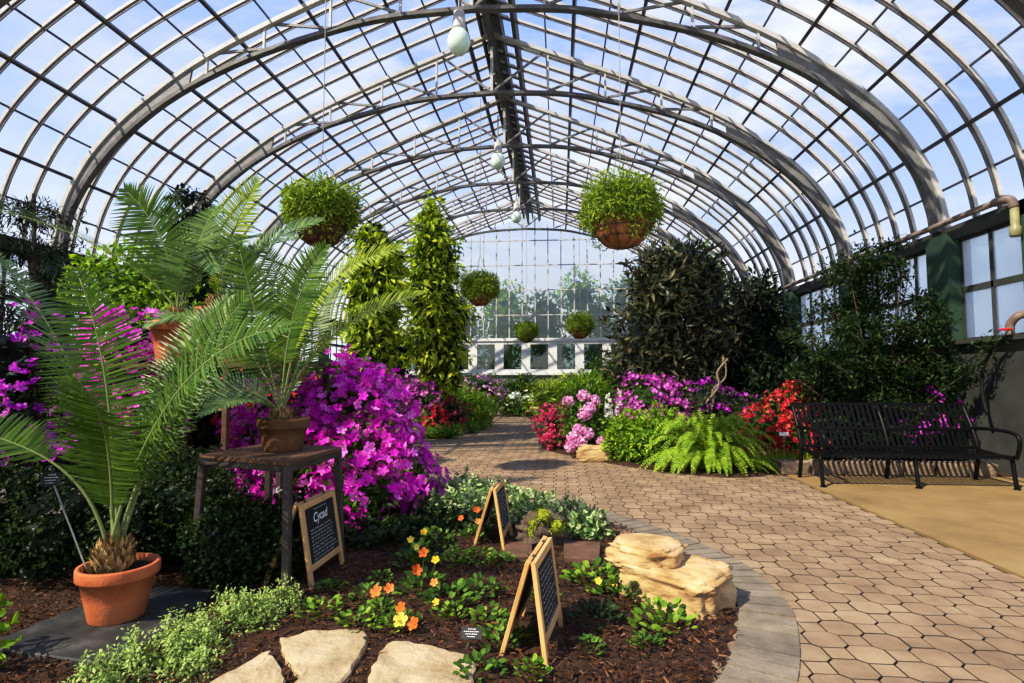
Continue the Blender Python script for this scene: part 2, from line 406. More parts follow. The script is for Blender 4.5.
# ------------------------------------------------------------------ ground
ISLAND = catmull([(-9.2, .6), (-2.0, 1.15), (-.45, 1.55), (.25, 2.0), (.70, 2.59), (.96, 3.18), (1.05, 3.62), (.97, 4.30), (.38, 5.36), (-.44, 6.31), (-1.54, 7.26), (-3.0, 8.1), (-5.2, 8.9), (-9.2, 9.4)], 8)
RBED = catmull([(6.2, 8.03), (3.2, 8.0), (2.75, 7.86), (2.07, 7.72), (1.25, 8.25), (.47, 9.15), (-.27, 10.35), (-.42, 11.6), (-.35, 13.5), (-.55, 16), (-1.2, 19.5), (-1.3, 26.9), (6.2, 26.9)], 6)
LBED = catmull([(-9.2, 11.4), (-4.6, 11.6), (-3.0, 12.15), (-2.3, 13.6), (-2.02, 15.3), (-2.0, 17.5), (-2.3, 19.6), (-3.0, 21.5), (-2.6, 23.5), (-1.3, 24.5), (-1.3, 26.9), (-9.2, 26.9)], 6)
polys = [[tuple(p) for p in q] for q in (ISLAND, RBED, LBED)]

mb = MB(); mb.add([(-9.2, -1, -.02), (3.02, -1, -.02), (3.02, 27, -.02), (-9.2, 27, -.02)], [(0, 1, 2, 3)])
mb.build('floor', 'joint', kind='structure')

def paving():
    mb = MB(); p = .145; O = .178; S = 2*p - O; g = .008
    c = (O-S)/2
    n_oct = 8
    octa = []
    h = O/2 - g/2
    octa = [(-h+c, -h), (h-c, -h), (h, -h+c), (h, h-c), (h-c, h), (-h+c, h), (-h, h-c), (-h, -h+c)]
    hs = S/2 - g/2
    sq = [(-hs, -hs), (hs, -hs), (hs, hs), (-hs, hs)]
    rng = np.random.default_rng(3)
    for shape, par in ((octa, 0), (sq, 1)):
        I, J = np.meshgrid(np.arange(-48, 22), np.arange(6, 172))
        k = ((I + J) % 2) == par
        x = (I[k]*p).astype(float); y = (J[k]*p).astype(float)
        keep = (x < 3.0 - (O if par == 0 else S)/2 + .04) & (x > -7)
        for q in polys: keep &= ~(inside(q, x-.12, y-.12) & inside(q, x+.12, y-.12) & inside(q, x-.12, y+.12) & inside(q, x+.12, y+.12))
        x, y = x[keep], y[keep]
        keep = (y < 10) | ((x > -5) & (x < 1)); x, y = x[keep], y[keep]
        N = len(x); z = rng.uniform(-.0015, .0015, N)
        m = len(shape)
        tv = [(a, b, 0) for a, b in shape] + [(a*1.02, b*1.02, -.02) for a, b in shape]
        P = np.stack([x, y, z], 1); e = np.eye(3)
        t = np.clip(rng.normal(.5, .22, N), 0, 1)
        E = [np.repeat(e[None, q], N, 0) for q in range(3)]
        mb.add_many([(a, b, 0) for a, b in shape], [tuple(range(m))], P, *E, np.ones(N), t)
        mb.add_many(tv, [(i, i+m, (i+1) % m+m, (i+1) % m) for i in range(m)], P, *E, np.ones(N), t, 1)
    return mb
paving().build('floor_paving', ['paver', 'joint'], kind='structure')

mb = MB(); mb.box((4.6, 4.5, -.02), (3.16, 7.3, .046)); mb.build('concrete_floor', 'concrete', kind='structure')

def bed(name, poly, box, res, hgt, mat='mulch', seed=0):
    x = np.arange(box[0], box[1], res); y = np.arange(box[2], box[3], res)
    Xg, Yg = np.meshgrid(x, y)
    V = []; P = np.asarray(poly)
    A = P; Bv = np.roll(P, -1, 0)
    dist = np.full(Xg.shape, 9.)
    for a, b in zip(A, Bv):
        ab = b-a; L = ab @ ab + 1e-9
        t = np.clip(((Xg-a[0])*ab[0] + (Yg-a[1])*ab[1])/L, 0, 1)
        dist = np.minimum(dist, np.hypot(Xg-a[0]-t*ab[0], Yg-a[1]-t*ab[1]))
    ins = inside(poly, Xg, Yg)
    dd = np.where(ins, dist, -dist)
    Zg = np.clip(dd, -.1, .6)/.6*hgt
    Zn = np.array([nz((a*3, b*3, seed))*.02 + nz((a*11, b*11, seed))*.012 for a, b in zip(Xg.ravel(), Yg.ravel())]).reshape(Xg.shape)
    Zg = np.where(dd > .03, Zg + Zn*np.clip(dd/.15, 0, 1), np.minimum(Zg, 0) - .012)
    ok = dd > -.07
    V = np.stack([Xg, Yg, Zg], -1).reshape(-1, 3); w = Xg.shape[1]
    F = []
    for j in range(Xg.shape[0]-1):
        for i in range(w-1):
            if ok[j, i] and ok[j, i+1] and ok[j+1, i] and ok[j+1, i+1]:
                F.append((j*w+i, j*w+i+1, (j+1)*w+i+1, (j+1)*w+i))
    mb = MB(); mb.add(V, F)
    o = mb.build(name, mat, kind='structure', smooth=True)
    return o
bed('soil_floor', polys[0], (-4.2, 1.2, 1.3, 8.2), .05, .02, seed=1)
bed('soil_floor', polys[1], (-.6, 6.2, 7.5, 12.0), .09, .06, seed=2)
bed('soil_floor', polys[1], (-1.5, 6.2, 11.6, 26.9), .2, .06, seed=2)
bed('soil_floor', polys[2], (-9.1, -1.2, 11.2, 26.9), .2, .06, seed=3)
mb = MB(); mb.add([(-9.1, .5, .0), (-4.15, .5, .0), (-4.15, 9, .0), (-9.1, 9, .0)], [(0, 1, 2, 3)]); mb.build('soil_floor', 'mulch', kind='structure')

# brick edging round the island
def edging():
    mb = MB(); rng = np.random.default_rng(5)
    c = ISLAND[16:-6]
    seg = np.linalg.norm(np.diff(c, axis=0), axis=1); L = np.concatenate([[0], np.cumsum(seg)])
    step = .112
    for s in np.arange(0, L[-1], step):
        def at(q): return np.array([np.interp(q, L, c[:, 0]), np.interp(q, L, c[:, 1])])
        p = at(s); t = at(s+.05)-at(max(s-.05, 0)); t /= np.linalg.norm(t); n = np.array([t[1], -t[0]])
        if p[1] > 8.5: break
        w = step*.5-.006
        z = .010 + rng.uniform(-.002, .002)
        t0 = at(s+.06)-at(s-.06 if s > .06 else 0); 
        vs = []
        for (a, b) in ((-w, -.03), (w, -.03), (w*1.06, .255), (-w*1.06, .255)):
            vs.append(np.array([*(p+t*a+n*b), z]))
        vs += [v*np.array([1, 1, 0]) + np.array([0, 0, -.03]) for v in vs]
        mb.add(vs, [(0, 1, 2, 3), (0, 4, 5, 1), (1, 5, 6, 2), (2, 6, 7, 3), (3, 7, 4, 0)], 0, float(np.clip(rng.normal(.5, .25), 0, 1)))
    return mb.build('trim_1', 'edge', kind='structure')
edging()

STONES = [[(-2.72, 2.54), (-1.94, 2.42), (-1.98, 2.75), (-2.05, 3.32), (-2.60, 3.36)],
    [(-1.52, 2.14), (-1.42, 2.40), (-1.36, 2.60), (-1.25, 2.50), (-1.12, 2.32), (-1.05, 2.08), (-1.25, 1.98)],
    [(-1.36, 2.74), (-1.20, 2.84), (-1.00, 2.86), (-.93, 2.74), (-.90, 2.45), (-.95, 2.28), (-1.08, 2.26), (-1.10, 2.40), (-1.24, 2.56)],
    [(-.84, 2.74), (-.70, 2.74), (-.54, 2.68), (-.40, 2.60), (-.36, 2.40), (-.45, 2.24), (-.70, 2.22), (-.80, 2.36), (-.83, 2.56)]]
# bark chips
def chips():
    rng = np.random.default_rng(11); n = 26000
    x = rng.uniform(-3.4, 1.05, n); y = 1.9 + 4.6*rng.random(n)**1.5
    k = inside(polys[0], x+.05, y) & inside(polys[0], x, y)
    for q in STONES: k &= ~inside(q, x, y)
    x, y = x[k], y[k]; n = len(x)
    P = np.stack([x, y, .022 + rng.uniform(0, .02, n)], 1)
    D = nrm(np.stack([rng.normal(size=n), rng.normal(size=n), rng.normal(size=n)*.25], 1))
    N = nrm(np.stack([rng.normal(size=n)*.4, rng.normal(size=n)*.4, np.ones(n)], 1))
    X, Y, Z = frames(D, N)
    l = rng.uniform(.010, .045, n); w = rng.uniform(.003, .011, n)
    tv = [(-.5, 0, 0), (.5, 0, 0), (.35, 1, .1), (-.4, .95, .1), (-.5, 0, .5), (.5, 0, .5), (.35, 1, .45), (-.4, .95, .45)]
    tf = [(4, 5, 6, 7), (0, 1, 5, 4), (1, 2, 6, 5), (2, 3, 7, 6), (3, 0, 4, 7)]
    mb = MB(); mb.add_many(tv, tf, P, X, Y, Z, np.stack([w, l, w], 1), np.clip(rng.beta(1.5, 2.5, n), 0, 1))
    tag(mb.build('bark_mulch', 'chip'), 'brown shredded bark mulch covering the curved planting bed', 'mulch', kind='stuff')
chips()

# ------------------------------------------------------------------ greenhouse vault
GP = catmull([(0, 9.22), (1.35, 8.70), (2.7, 8.17), (4.0, 7.60), (5.05, 7.06), (5.85, 6.53), (6.45, 6.03), (7.0, 5.42), (7.37, 4.77), (7.58, 4.16), (7.68, 3.58)], 4)
UP = catmull([(0, 9.03), (2.7, 7.98), (4.0, 7.42), (5.0, 6.91), (5.75, 6.40), (6.35, 5.92), (6.88, 5.34), (7.25, 4.72), (7.46, 4.13), (7.56, 3.58)], 5)
LP = catmull([(0, 7.66), (1.5, 7.58), (2.5, 7.39), (4.0, 6.97), (5.3, 6.37), (6.18, 5.73), (6.72, 5.16), (7.07, 4.64), (7.28, 4.16), (7.36, 3.58)], 5)
YA, YE = 5.0, 27.0
def both(P): return np.vstack([np.stack([X0-P[::-1, 0], P[::-1, 1]], 1), np.stack([X0+P[1:, 0], P[1:, 1]], 1)])
def arc(P):
    L = np.concatenate([[0], np.cumsum(np.linalg.norm(np.diff(P, axis=0), axis=1))]); return L
g = both(GP)
mb = MB(); k = len(g)
mb.add([(x, YA, z) for x, z in g] + [(x, YE, z) for x, z in g], [(i, i+1, k+i+1, k+i) for i in range(k-1)])
ceiling = mb.build('ceiling', 'glass', kind='structure', smooth=True)
# glazing bars follow the curve
mb = MB(); prof = both(GP)
def strip(mb, P, y, w, d, mat=0, side=-1):
    """a bar of width w along Y and depth d, following profile P (x,z) at y; hangs inside it"""
    P = np.asarray(P); T = np.gradient(P, axis=0); T /= np.linalg.norm(T, axis=1)[:, None]
    Nn = np.stack([T[:, 1], -T[:, 0]], 1)
    k = len(P); V = []
    for o, yy in ((0, y-w/2), (0, y+w/2), (d, y+w/2), (d, y-w/2)):
        V += [(p[0]+n[0]*o, yy, p[1]+n[1]*o) for p, n in zip(P, Nn)]
    F = []
    for q in range(4):
        r = (q+1) % 4
        F += [(q*k+i, q*k+i+1, r*k+i+1, r*k+i) for i in range(k-1)]
    F += [(0, k, 2*k, 3*k), (k-1, 4*k-1, 3*k-1, 2*k-1)]
    mb.add(V, F, mat)
strip(mb, prof, 0, .05, .05); strip(mb, prof, 0, .016, .095, 1)
bar = mb.build('glazing_bar', ['bar', 'steel_d'], ceiling)
ys = [6.4 + 2.9*i/6 for i in range(-2, 43) if i % 6]
for i, y in enumerate(ys):
    b = bar if i == 0 else bar.copy()
    if i: C.objects.link(b); b.parent = ceiling
    b.location.y = y
# purlins and pane laps
L = arc(GP)
def on(q):
    return np.array([np.interp(q, L, GP[:, 0]), np.interp(q, L, GP[:, 1])])
npur = 7
for sgn in (-1, 1):
    for j in range(npur + 1):
        q = .62 + (L[-1]-.62-.05)*j/npur
        p = on(q); t = on(q+.05)-on(q-.05); t /= np.linalg.norm(t); n = np.array([t[1], -t[0]])
        c = p - n*0 + np.array([-t[1]*0, 0])
        inn = np.array([-abs(n[0]) if True else 0, -abs(n[1])])
        cc = p + inn*.10
        ang = math.atan2(t[1], t[0])
        mb = MB(); w, d = (.055, .11) if j else (.09, .17)
        mb.beam((X0+sgn*cc[0], YA, cc[1]), (X0+sgn*cc[0], YE, cc[1]), w, d, up=(sgn*-inn[0], 0, -inn[1]))
        mb.build('purlin', 'purlin', ceiling)
        if j < npur:
            for fr in (.5,):
                q2 = q + fr*(L[-1]-.67)/npur; p2 = on(q2)
                mb = MB(); mb.beam((X0+sgn*p2[0], YA, p2[1]-.02), (X0+sgn*p2[0], YE, p2[1]-.02), .03, .03)
                mb.build('pane_lap', 'purlin', ceiling)
mb = MB(); mb.beam((X0, YA, 8.92), (X0, YE, 8.92), .09, .46); mb.beam((X0, YA, 9.26), (X0, YE, 9.26), .5, .05)
for sg in (-1, 1): mb.beam((X0+sg*.22, YA, 9.02), (X0+sg*.22, YE, 9.02), .05, .22)
mb.build('ridge_beam', 'ridge', ceiling)

# arch trusses
def make_truss():
    r = thing('arch_truss', '', 'truss', (X0, 6.4, 0), 'arched steel trusses spanning the glass vault')
    mb = MB(); P = np.vstack([np.stack([-LP[::-1, 0], LP[::-1, 1]], 1), LP[1:]])
    strip(mb, P + 0, 0, .12, .07); mb.build('lower_chord', 'steel_d', r)
    mb = MB(); P2 = np.vstack([np.stack([-UP[::-1, 0], UP[::-1, 1]], 1), UP[1:]])
    strip(mb, P2, 0, .11, .08); mb.build('upper_chord', 'steel_l', r)
    for sg in (-1, 1):                                   # solid haunch plates above the springing
        a = UP[UP[:, 0] > 4.9]; b = LP[LP[:, 0] > 4.9]
        n = 22
        def res(Q):
            L = arc(Q); s = np.linspace(0, L[-1], n); return np.stack([np.interp(s, L, Q[:, 0]), np.interp(s, L, Q[:, 1])], 1)
        a, b = res(a), res(b)
        V = [(sg*p[0], y, p[1]) for y in (-.02, .02) for Q in (a, b) for p in Q]
        F = [(i, i+1, n+i+1, n+i) for i in range(n-1)] + [(2*n+i, 3*n+i, 3*n+i+1, 2*n+i+1) for i in range(n-1)]
        mb = MB(); mb.add(V, F)
        for i in range(1, n, 3):                         # stiffening ribs and rivets
            mb.beam((sg*a[i][0], 0, a[i][1]), (sg*b[i][0], 0, b[i][1]), .05, .03, up=(0, 1, 0))
        mb.build('haunch_plate', 'steel', r)
    zl = lambda x: float(np.interp(abs(x), LP[:, 0], LP[:, 1])); zu = lambda x: float(np.interp(abs(x), UP[:, 0], UP[:, 1]))
    mb = MB(); mb.beam((0, 0, zl(0)-.02), (0, 0, zu(0)), .06, .06, up=(0, 1, 0)); mb.build('king_post', 'steel_l', r)
    for sg in (-1, 1):
        xs = [0, 1.25, 2.5, 3.7, 4.75]
        for i, x in enumerate(xs):
            if i:
                mb = MB(); mb.beam((sg*x, 0, zl(x)-.02), (sg*x, 0, zu(x)), .045, .045, up=(0, 1, 0)); mb.build('post', 'steel_l', r)
            if i < 4:
                x2 = xs[i+1]-.12
                mb = MB(); mb.beam((sg*(x+.05), .03, zl(x)+.05), (sg*x2, .03, zl(x2)+(zu(x2)-zl(x2))*.92), .05, .035, up=(0, 1, 0)); mb.build('diagonal_brace', 'steel', r)
    return r
truss = make_truss()
order = ['nearest', 'second', 'third', 'fourth', 'fifth', 'sixth', 'seventh']
for i in range(7):
    lab = ('arched steel truss holding the two big hanging baskets' if i == 0 else
           'arched steel truss, %s one in from the big hanging baskets' % order[i] if i < 6 else 'arched steel truss next to the glazed end wall')
    if i == 0: truss['label'] = lab
    else: dup(truss, (X0, 6.4+2.9*i, 0), lab)

# ------------------------------------------------------------------ walls
WR = X0 + 7.45; WL = X0 - 7.45
def long_wall(side, X, sg):
    mb = MB(); mb.box((X+sg*.1, (YA+YE)/2, .9), (.2, YE-YA, 1.8)); 
    mb.box((X+sg*.06, (YA+YE)/2, 1.83), (.34, YE-YA, .06))
    w = mb.build('wall_'+side, 'grey_wall', kind='structure')
    mb = MB(); mb.box((X+sg*.1, (YA+YE)/2, 3.5), (.26, YE-YA, .2)); mb.build('eave_beam', 'grey_wall', w)
    for i in range(-1, 7):
        y = 9.3 + 2.9*(i-0)
        if y > YE: break
        mb = MB(); mb.box((X+sg*.06, y, 1.75), (.34, .5, 3.5)); mb.build('pier', 'green', w)
    return w
wall_r = long_wall('right', WR, 1); wall_l = long_wall('left', WL, -1)
wi = 0
for X, sg, n0 in ((WR, 1, 1), (WL, -1, 20)):
    for i in range(-1, 6):
        y = 9.3+2.9*i; a, b = y+.25, y+2.65
        if a < YA: a = YA+.1
        wi += 1
        nm = 'window_%d' % wi
        mb = MB(); mb.box((X+sg*.1, (a+b)/2, 2.62), (.008, b-a, 1.55))
        w = mb.build(nm, 'fglass', kind='structure')
        mb = MB(); q = .05
        for yy in np.linspace(a, b, 5): mb.box((X+sg*.1, yy, 2.62), (.05, q, 1.56))
        for zz in (1.87, 2.62, 3.38): mb.box((X+sg*.1, (a+b)/2, zz), (.05, b-a, q if zz != 2.62 else .09))
        mb.build('window_frame', 'grey_wall', w)

# near vestibule pier in green paint, downpipe, handrail pipe
mb = MB(); mb.box((WR+.22, 7.0, 1.8), (.5, 1.55, 3.6)); mb.box((WR-.02, 7.0, .6), (.1, 1.6, 1.2)); mb.build('wall_right', 'green', kind='structure')
r = thing('gutter_pipe', 'rusty brown pipe under the eave above the dark airy tree', 'pipe', (WR-.2, 8, 3.62))
mb = MB(); o0 = (WR-.2, 8, 3.62)
mb.tube([(WR-.16, y, 3.64 - .02*0) for y in np.linspace(7.95, 22, 8)], .045, 10); mb.build('pipe_run', 'pipe', r, o0, smooth=True)
mb = MB(); mb.tube(catmull([(WR-.16, 8.0, 3.64), (WR-.16, 7.86, 3.64), (WR-.12, 7.78, 3.6), (WR-.10, 7.76, 3.5)], 5), .058, 10); mb.build('elbow', 'pipe', r, o0, smooth=True)
mb = MB(); mb.lathe([(.0, .0), (.05, 0), (.05, -.28), (.066, -.30), (.066, -.40), (.05, -.42), (0, -.42)], (WR-.10, 7.76, 3.54), 14); mb.build('spout', 'spout', r, o0, smooth=True)
mb = MB(); mb.tube(catmull([(WR-.1, 7.9, 1.9), (WR-.16, 8.1, 1.75), (WR-.2, 8.3, 1.45), (WR-.2, 8.35, 1.1), (WR-.18, 8.3, .8)], 6), .022, 8)
tag(mb.build('rubber_hose', 'hose', smooth=True), 'black hose curving down the wall beside the bench', 'hose')
r = thing('wall_tap', 'brown pipe tap with red handle by the low right window', 'tap', (WR-.12, 7.9, 1.95))
mb = MB(); o0 = (WR-.12, 7.9, 1.95)
mb.tube(catmull([(WR+.05, 7.8, 2.12), (WR-.08, 7.82, 2.1), (WR-.12, 7.9, 2.0), (WR-.12, 7.92, 1.86)], 5), .05, 10); mb.build('pipe_body', 'pipe', r, o0, smooth=True)
mb = MB(); mb.tube([(WR-.2+.06*math.cos(a), 7.88+.06*math.sin(a), 1.93) for a in np.linspace(0, 2*PI, 14)], .012, 6); mb.beam((WR-.26, 7.88, 1.93), (WR-.14, 7.88, 1.93), .015, .015); mb.build('handle', 'red', r, o0)

# end wall
def end_wall():
    Y = YE
    mb = MB(); mb.box((X0, Y+.1, .75), (15.4, .2, 1.5)); wall = mb.build('wall_back', 'end_wall', kind='structure')
    gx = [p for p in g]
    V = [(x, Y+.05, max(z, 3.1)) for x, z in gx] ; 
    mb = MB(); mb.add(V + [(x, Y+.05, 3.1) for x, z in gx], [(i, i+1, k+i+1, k+i) for i in range(k-1)])
    mb.build('glass_gable', 'wglass', wall)
    top = lambda x: float(np.interp(abs(x-X0), GP[:, 0], GP[:, 1]))
    mb = MB()
    for x in np.arange(X0-7.13, X0+7.2, .62): mb.box((x, Y, (3.1+top(x))/2), (.05, .08, top(x)-3.1))
    for z in (4.3, 5.5, 6.7, 7.9):
        xs = [x for x in np.arange(-7.6, 7.6, .05) if top(X0+x) > z]
        mb.box((X0, Y, z), (xs[-1]*2, .05, .045))
    mb.build('mullion', 'steel_l', wall)
    mb = MB(); mb.box((X0, Y-.02, 3.12), (15.2, .2, .14)); mb.box((X0, Y-.02, 1.5), (15.2, .2, .12)); mb.build('rail', 'white', wall)
    n = 0
    for i in range(-5, 6):
        x = X0 + .5 + i*1.27
        mb = MB(); mb.box((x, Y+.03, 2.3), (.85, .012, 1.3)); w = mb.build('window_%d' % (40+i), 'dglass', kind='structure')
        mb = MB()
        for sx in (-1, 1): mb.box((x+sx*.53, Y, 2.3), (.208, .12, 1.48))
        for zz in (1.635, 2.975): mb.box((x, Y+.004, zz), (.86, .12, .15))
        mb.build('window_frame', 'white', w)
end_wall()

# ------------------------------------------------------------------ pendant lamps
def make_lamp():
    r = thing('pendant_lamp', '', 'lamp', (0, 0, 0), 'globe lamps under the ridge')
    mb = MB(); mb.lathe([(0, .25), (.1, .23), (.17, .13), (.2, 0), (.17, -.12), (.1, -.2), (0, -.23)], (0, 0, 0), 24); mb.build('globe', 'lampglass', r, smooth=True)
    mb = MB(); mb.lathe([(0, .62), (.03, .62), (.04, .55), (.1, .52), (.12, .25), (.13, .19), (0, .19)], (0, 0, 0), 20); mb.build('lamp_housing', 'steel_l', r, smooth=True)
    mb = MB(); mb.tube([(0, 0, .6), (0, 0, 1.3)], .018, 8); mb.tube([(.02, 0, .95), (.30, 0, 1.05)], .012, 6); mb.build('lamp_stem', 'steel', r)
    return r
lamp = make_lamp()
for i, (p, l) in enumerate([((-1.70, 9.3, 7.05), 'pale green globe lamp high up under the nearest part of the ridge'),
                            ((-1.66, 15.1, 7.2), 'pale green globe lamp under the ridge, second of three along it'),
                            ((-1.60, 20.9, 7.3), 'pale globe lamp under the ridge closest to the glazed end wall')]):
    if i == 0: lamp.location = p; lamp['label'] = l
    else: dup(lamp, p, l)

# ------------------------------------------------------------------ hanging baskets
def make_basket(seed, rx, rz, pot, name_label, loc, wire_top, liner='coir'):
    rng = np.random.default_rng(seed)
    r = thing('hanging_basket', name_label, 'hanging basket', loc, 'hanging baskets of trailing fern')
    mb = MB(); pr = [(0, -pot), (.30*pot, -.98*pot), (.62*pot, -.84*pot), (.85*pot, -.55*pot), (.98*pot, -.18*pot), (1.0*pot, 0), (.93*pot, 0), (.9*pot, -.1*pot), (0, -.1*pot)]
    mb.lathe(pr, (0, 0, -.06), 28)
    V = mb.v[0]
    for i in range(len(V)): V[i] *= 1+.06*nz(V[i]*6+seed)
    mb.build('basket_liner', liner, r, smooth=True)
    mb = MB()
    for zz, rr in ((-.06, 1.02), (-.06-.35*pot, .95), (-.06-.66*pot, .79)):
        mb.tube([(rr*pot*math.cos(a), rr*pot*math.sin(a), zz) for a in np.linspace(0, 2*PI, 25)], .006, 5, cap=False)
    for a in np.linspace(0, 2*PI, 11)[:-1]:
        mb.tube([(1.02*pot*math.cos(a)*q, 1.02*pot*math.sin(a)*q, -.06-pot*z) for q, z in ((1, 0), (.96, .3), (.8, .66), (.5, .92), (.1, 1.02))], .005, 5)
    mb.build('wire_frame', 'tleg', r)
    mb = MB()
    bl = [((0, 0, .14), (rx*.92, rx*.92, rz))] + [((rx*.5*math.cos(a), rx*.5*math.sin(a), .02+.1*rng.random()), (rx*.52, rx*.52, rz*.72)) for a in np.linspace(0, 2*PI, 7)[:-1]]
    core(mb, bl[:1], .6)
    foliage(mb, bl, 11000, .065, .022, rng, SPRIG, droop=.35, spread=.8, zmin=-.20, deep=.4, tint=(.1, .95), lump=.2)
    n = 90 if liner != 'coir' else 56
    for i in range(n):
        a = rng.uniform(0, 2*PI); rr = pot*rng.uniform(.9, 1.08)
        l = rng.uniform(.1, .34)
        pts = np.array([(rr*math.cos(a)*(1+.1*t), rr*math.sin(a)*(1+.1*t), .02-l*t) for t in np.linspace(0, 1, 5)])
        P = pts[rng.integers(0, 5, 14)] + rng.normal(size=(14, 3))*.025
        D = nrm(rng.normal(size=(14, 3)) + np.array([0, 0, -.6])); X, Y, Z = frames(D, nrm(np.array([math.cos(a), math.sin(a), .4])+rng.normal(size=(14, 3))*.3))
        mb.add_many(*SPRIG, P, X, Y, Z, np.stack([np.full(14, .022), np.full(14, .055), np.full(14, .05)], 1), rng.random(14)*.8)
    mb.build('foliage', 'basket_leaf', r)
    mb = MB()
    for a in (0.3, 2.4, 4.5): mb.tube([(pot*math.cos(a), pot*math.sin(a), -.06), (0, 0, rz+.5)], .004, 4)
    mb.tube([(0, 0, rz+.5), (0, 0, wire_top)], .006, 5)
    mb.build('hanger_wire', 'steel', r)
    return r
b1 = make_basket(1, .44, .30, .31, 'large fern basket with dark liner beside the yellow-green climbing tree', (-2.80, 6.4, 3.22), 4.0, 'coir_d')
b2 = make_basket(2, .44, .32, .325, 'large fern basket with bright orange-brown liner above the dark bronze shrub', (.70, 6.4, 3.14), 4.2)
b3 = make_basket(3, .42, .27, .29, 'fern basket hanging beside the tip of the taller yellow-green tree', (-1.73, 12.2, 3.22), 4.3)
b4 = dup(b1, (-1.22, 20.9, 2.97), 'small distant fern basket hanging left of the other in front of white windows')
b5 = dup(b2, (.63, 18.0, 2.92), 'distant fern basket before white windows, right one of that pair')

# ------------------------------------------------------------------ cycads
def frond(parent, origin, path, face, half, n=44, w=.017, mat='cycad', start=.2, seed=0, sweep=.35, lift=.25, droop=.12, rr=.010, dark=0.0):
    rng = np.random.default_rng(seed)
    P = bez(path, 60); T = nrm(np.gradient(P, axis=0)); L = arc(P); tot = L[-1]
    face = nrm(np.asarray(face, float))
    mb = MB()
    q = np.linspace(start, .995, n)
    for sg in (-1, 1):
        qq = q + rng.uniform(-.003, .003, n)
        pos = np.stack([np.interp(qq*tot, L, P[:, i]) for i in range(3)], 1)
        tan = nrm(np.stack([np.interp(qq*tot, L, T[:, i]) for i in range(3)], 1))
        side = nrm(np.cross(tan, np.repeat(face[None], n, 0)))*sg
        fn = np.cross(side*sg, tan)
        u = (qq-start)/(1-start)
        ln = half*np.clip(np.minimum((u+.12)/.32, 1.0), .25, 1)*np.clip((1.04-u)/.42, .16, 1)**.8
        sw = sweep + .55*u**3
        D = nrm(side*np.cos(sw)[:, None] + tan*np.sin(sw)[:, None] + fn*lift + rng.normal(size=(n, 3))*.035 + np.array([0, 0, -droop]))
        X, Y, Z = frames(D, fn + side*.3*0)
        tv = [(-.4, 0, 0), (.4, 0, 0), (.5, .3, .01), (-.5, .3, .01), (.36, .68, -.02), (-.36, .68, -.02), (0, 1, -.09)]
        tf = [(0, 1, 2, 3), (3, 2, 4, 5), (5, 4, 6)]
        mb.add_many(tv, tf, pos, X, Y, Z, np.stack([np.full(n, w), ln, ln], 1), np.clip(rng.normal(.5-dark, .17, n), 0, 1))
    f = mb.build('frond', mat, parent, origin)
    mb = MB(); mb.tube(P[::3], np.linspace(rr, rr*.25, len(P[::3])), 6, tint=.45)
    mb.build('midrib', 'rachis', f, origin, smooth=True)
    return f

def pot_parts(r, c, rim, base, h, mat='terracotta', lip=.22):
    """c is the centre of the pot's foot"""
    mb = MB(); lh = h*lip
    k = rim*.90
    mb.lathe([(0, .004), (base*.97, 0), (base, .006), (base+(k-base)*.5, (h-lh)*.5), (k, h-lh), (rim*.985, h-lh), (rim, h-lh+.006), (rim*1.005, h-.008), (rim*.985, h), (rim*.90, h), (rim*.86, h-.03), (rim*.84, h-.06)], c, 40)
    p = mb.build('pot', mat, r, c, smooth=False)
    for f in p.data.polygons: f.use_smooth = True
    mb = MB(); V = []; m = 24
    for i in range(6):
        for j in range(m):
            a = 2*PI*j/m; q = rim*.87*i/5
            V.append((c[0]+q*math.cos(a), c[1]+q*math.sin(a), c[2]+h-.035+.012*nz((q*30*math.cos(a), q*30*math.sin(a), h))))
    mb.add(V, [(i*m+j, i*m+(j+1) % m, (i+1)*m+(j+1) % m, (i+1)*m+j) for i in range(5) for j in range(m)])
    mb.build('soil', 'soil', p, c, smooth=True)
    return p

def caudex(r, o, c, rad, h, seed=0):
    rng = np.random.default_rng(seed); mb = MB()
    mb.lathe([(0, 0), (rad*.8, 0), (rad, h*.3), (rad*.9, h*.65), (rad*.5, h*.95), (0, h)], c, 16, tint=.12)
    n = 150
    a = rng.uniform(0, 2*PI, n); z = rng.random(n)
    rr = rad*np.interp(z, [0, .3, .65, 1], [.8, 1, .92, .4])
    P = np.stack([c[0]+rr*np.cos(a), c[1]+rr*np.sin(a), c[2]+z*h*.95], 1)
    O = np.stack([np.cos(a), np.sin(a), np.zeros(n)], 1)
    D = nrm(O*.4+np.array([0, 0, 1])+rng.normal(size=(n, 3))*.2)
    X, Y, Z = frames(D, O)
    mb.add_many(*LEAF, P, X, Y, Z, np.stack([np.full(n, rad*.34), np.full(n, rad*.9), np.full(n, rad)], 1), np.clip(.25+rng.random(n)*.75, 0, 1))
    mb.build('trunk', 'caudex', r, o)

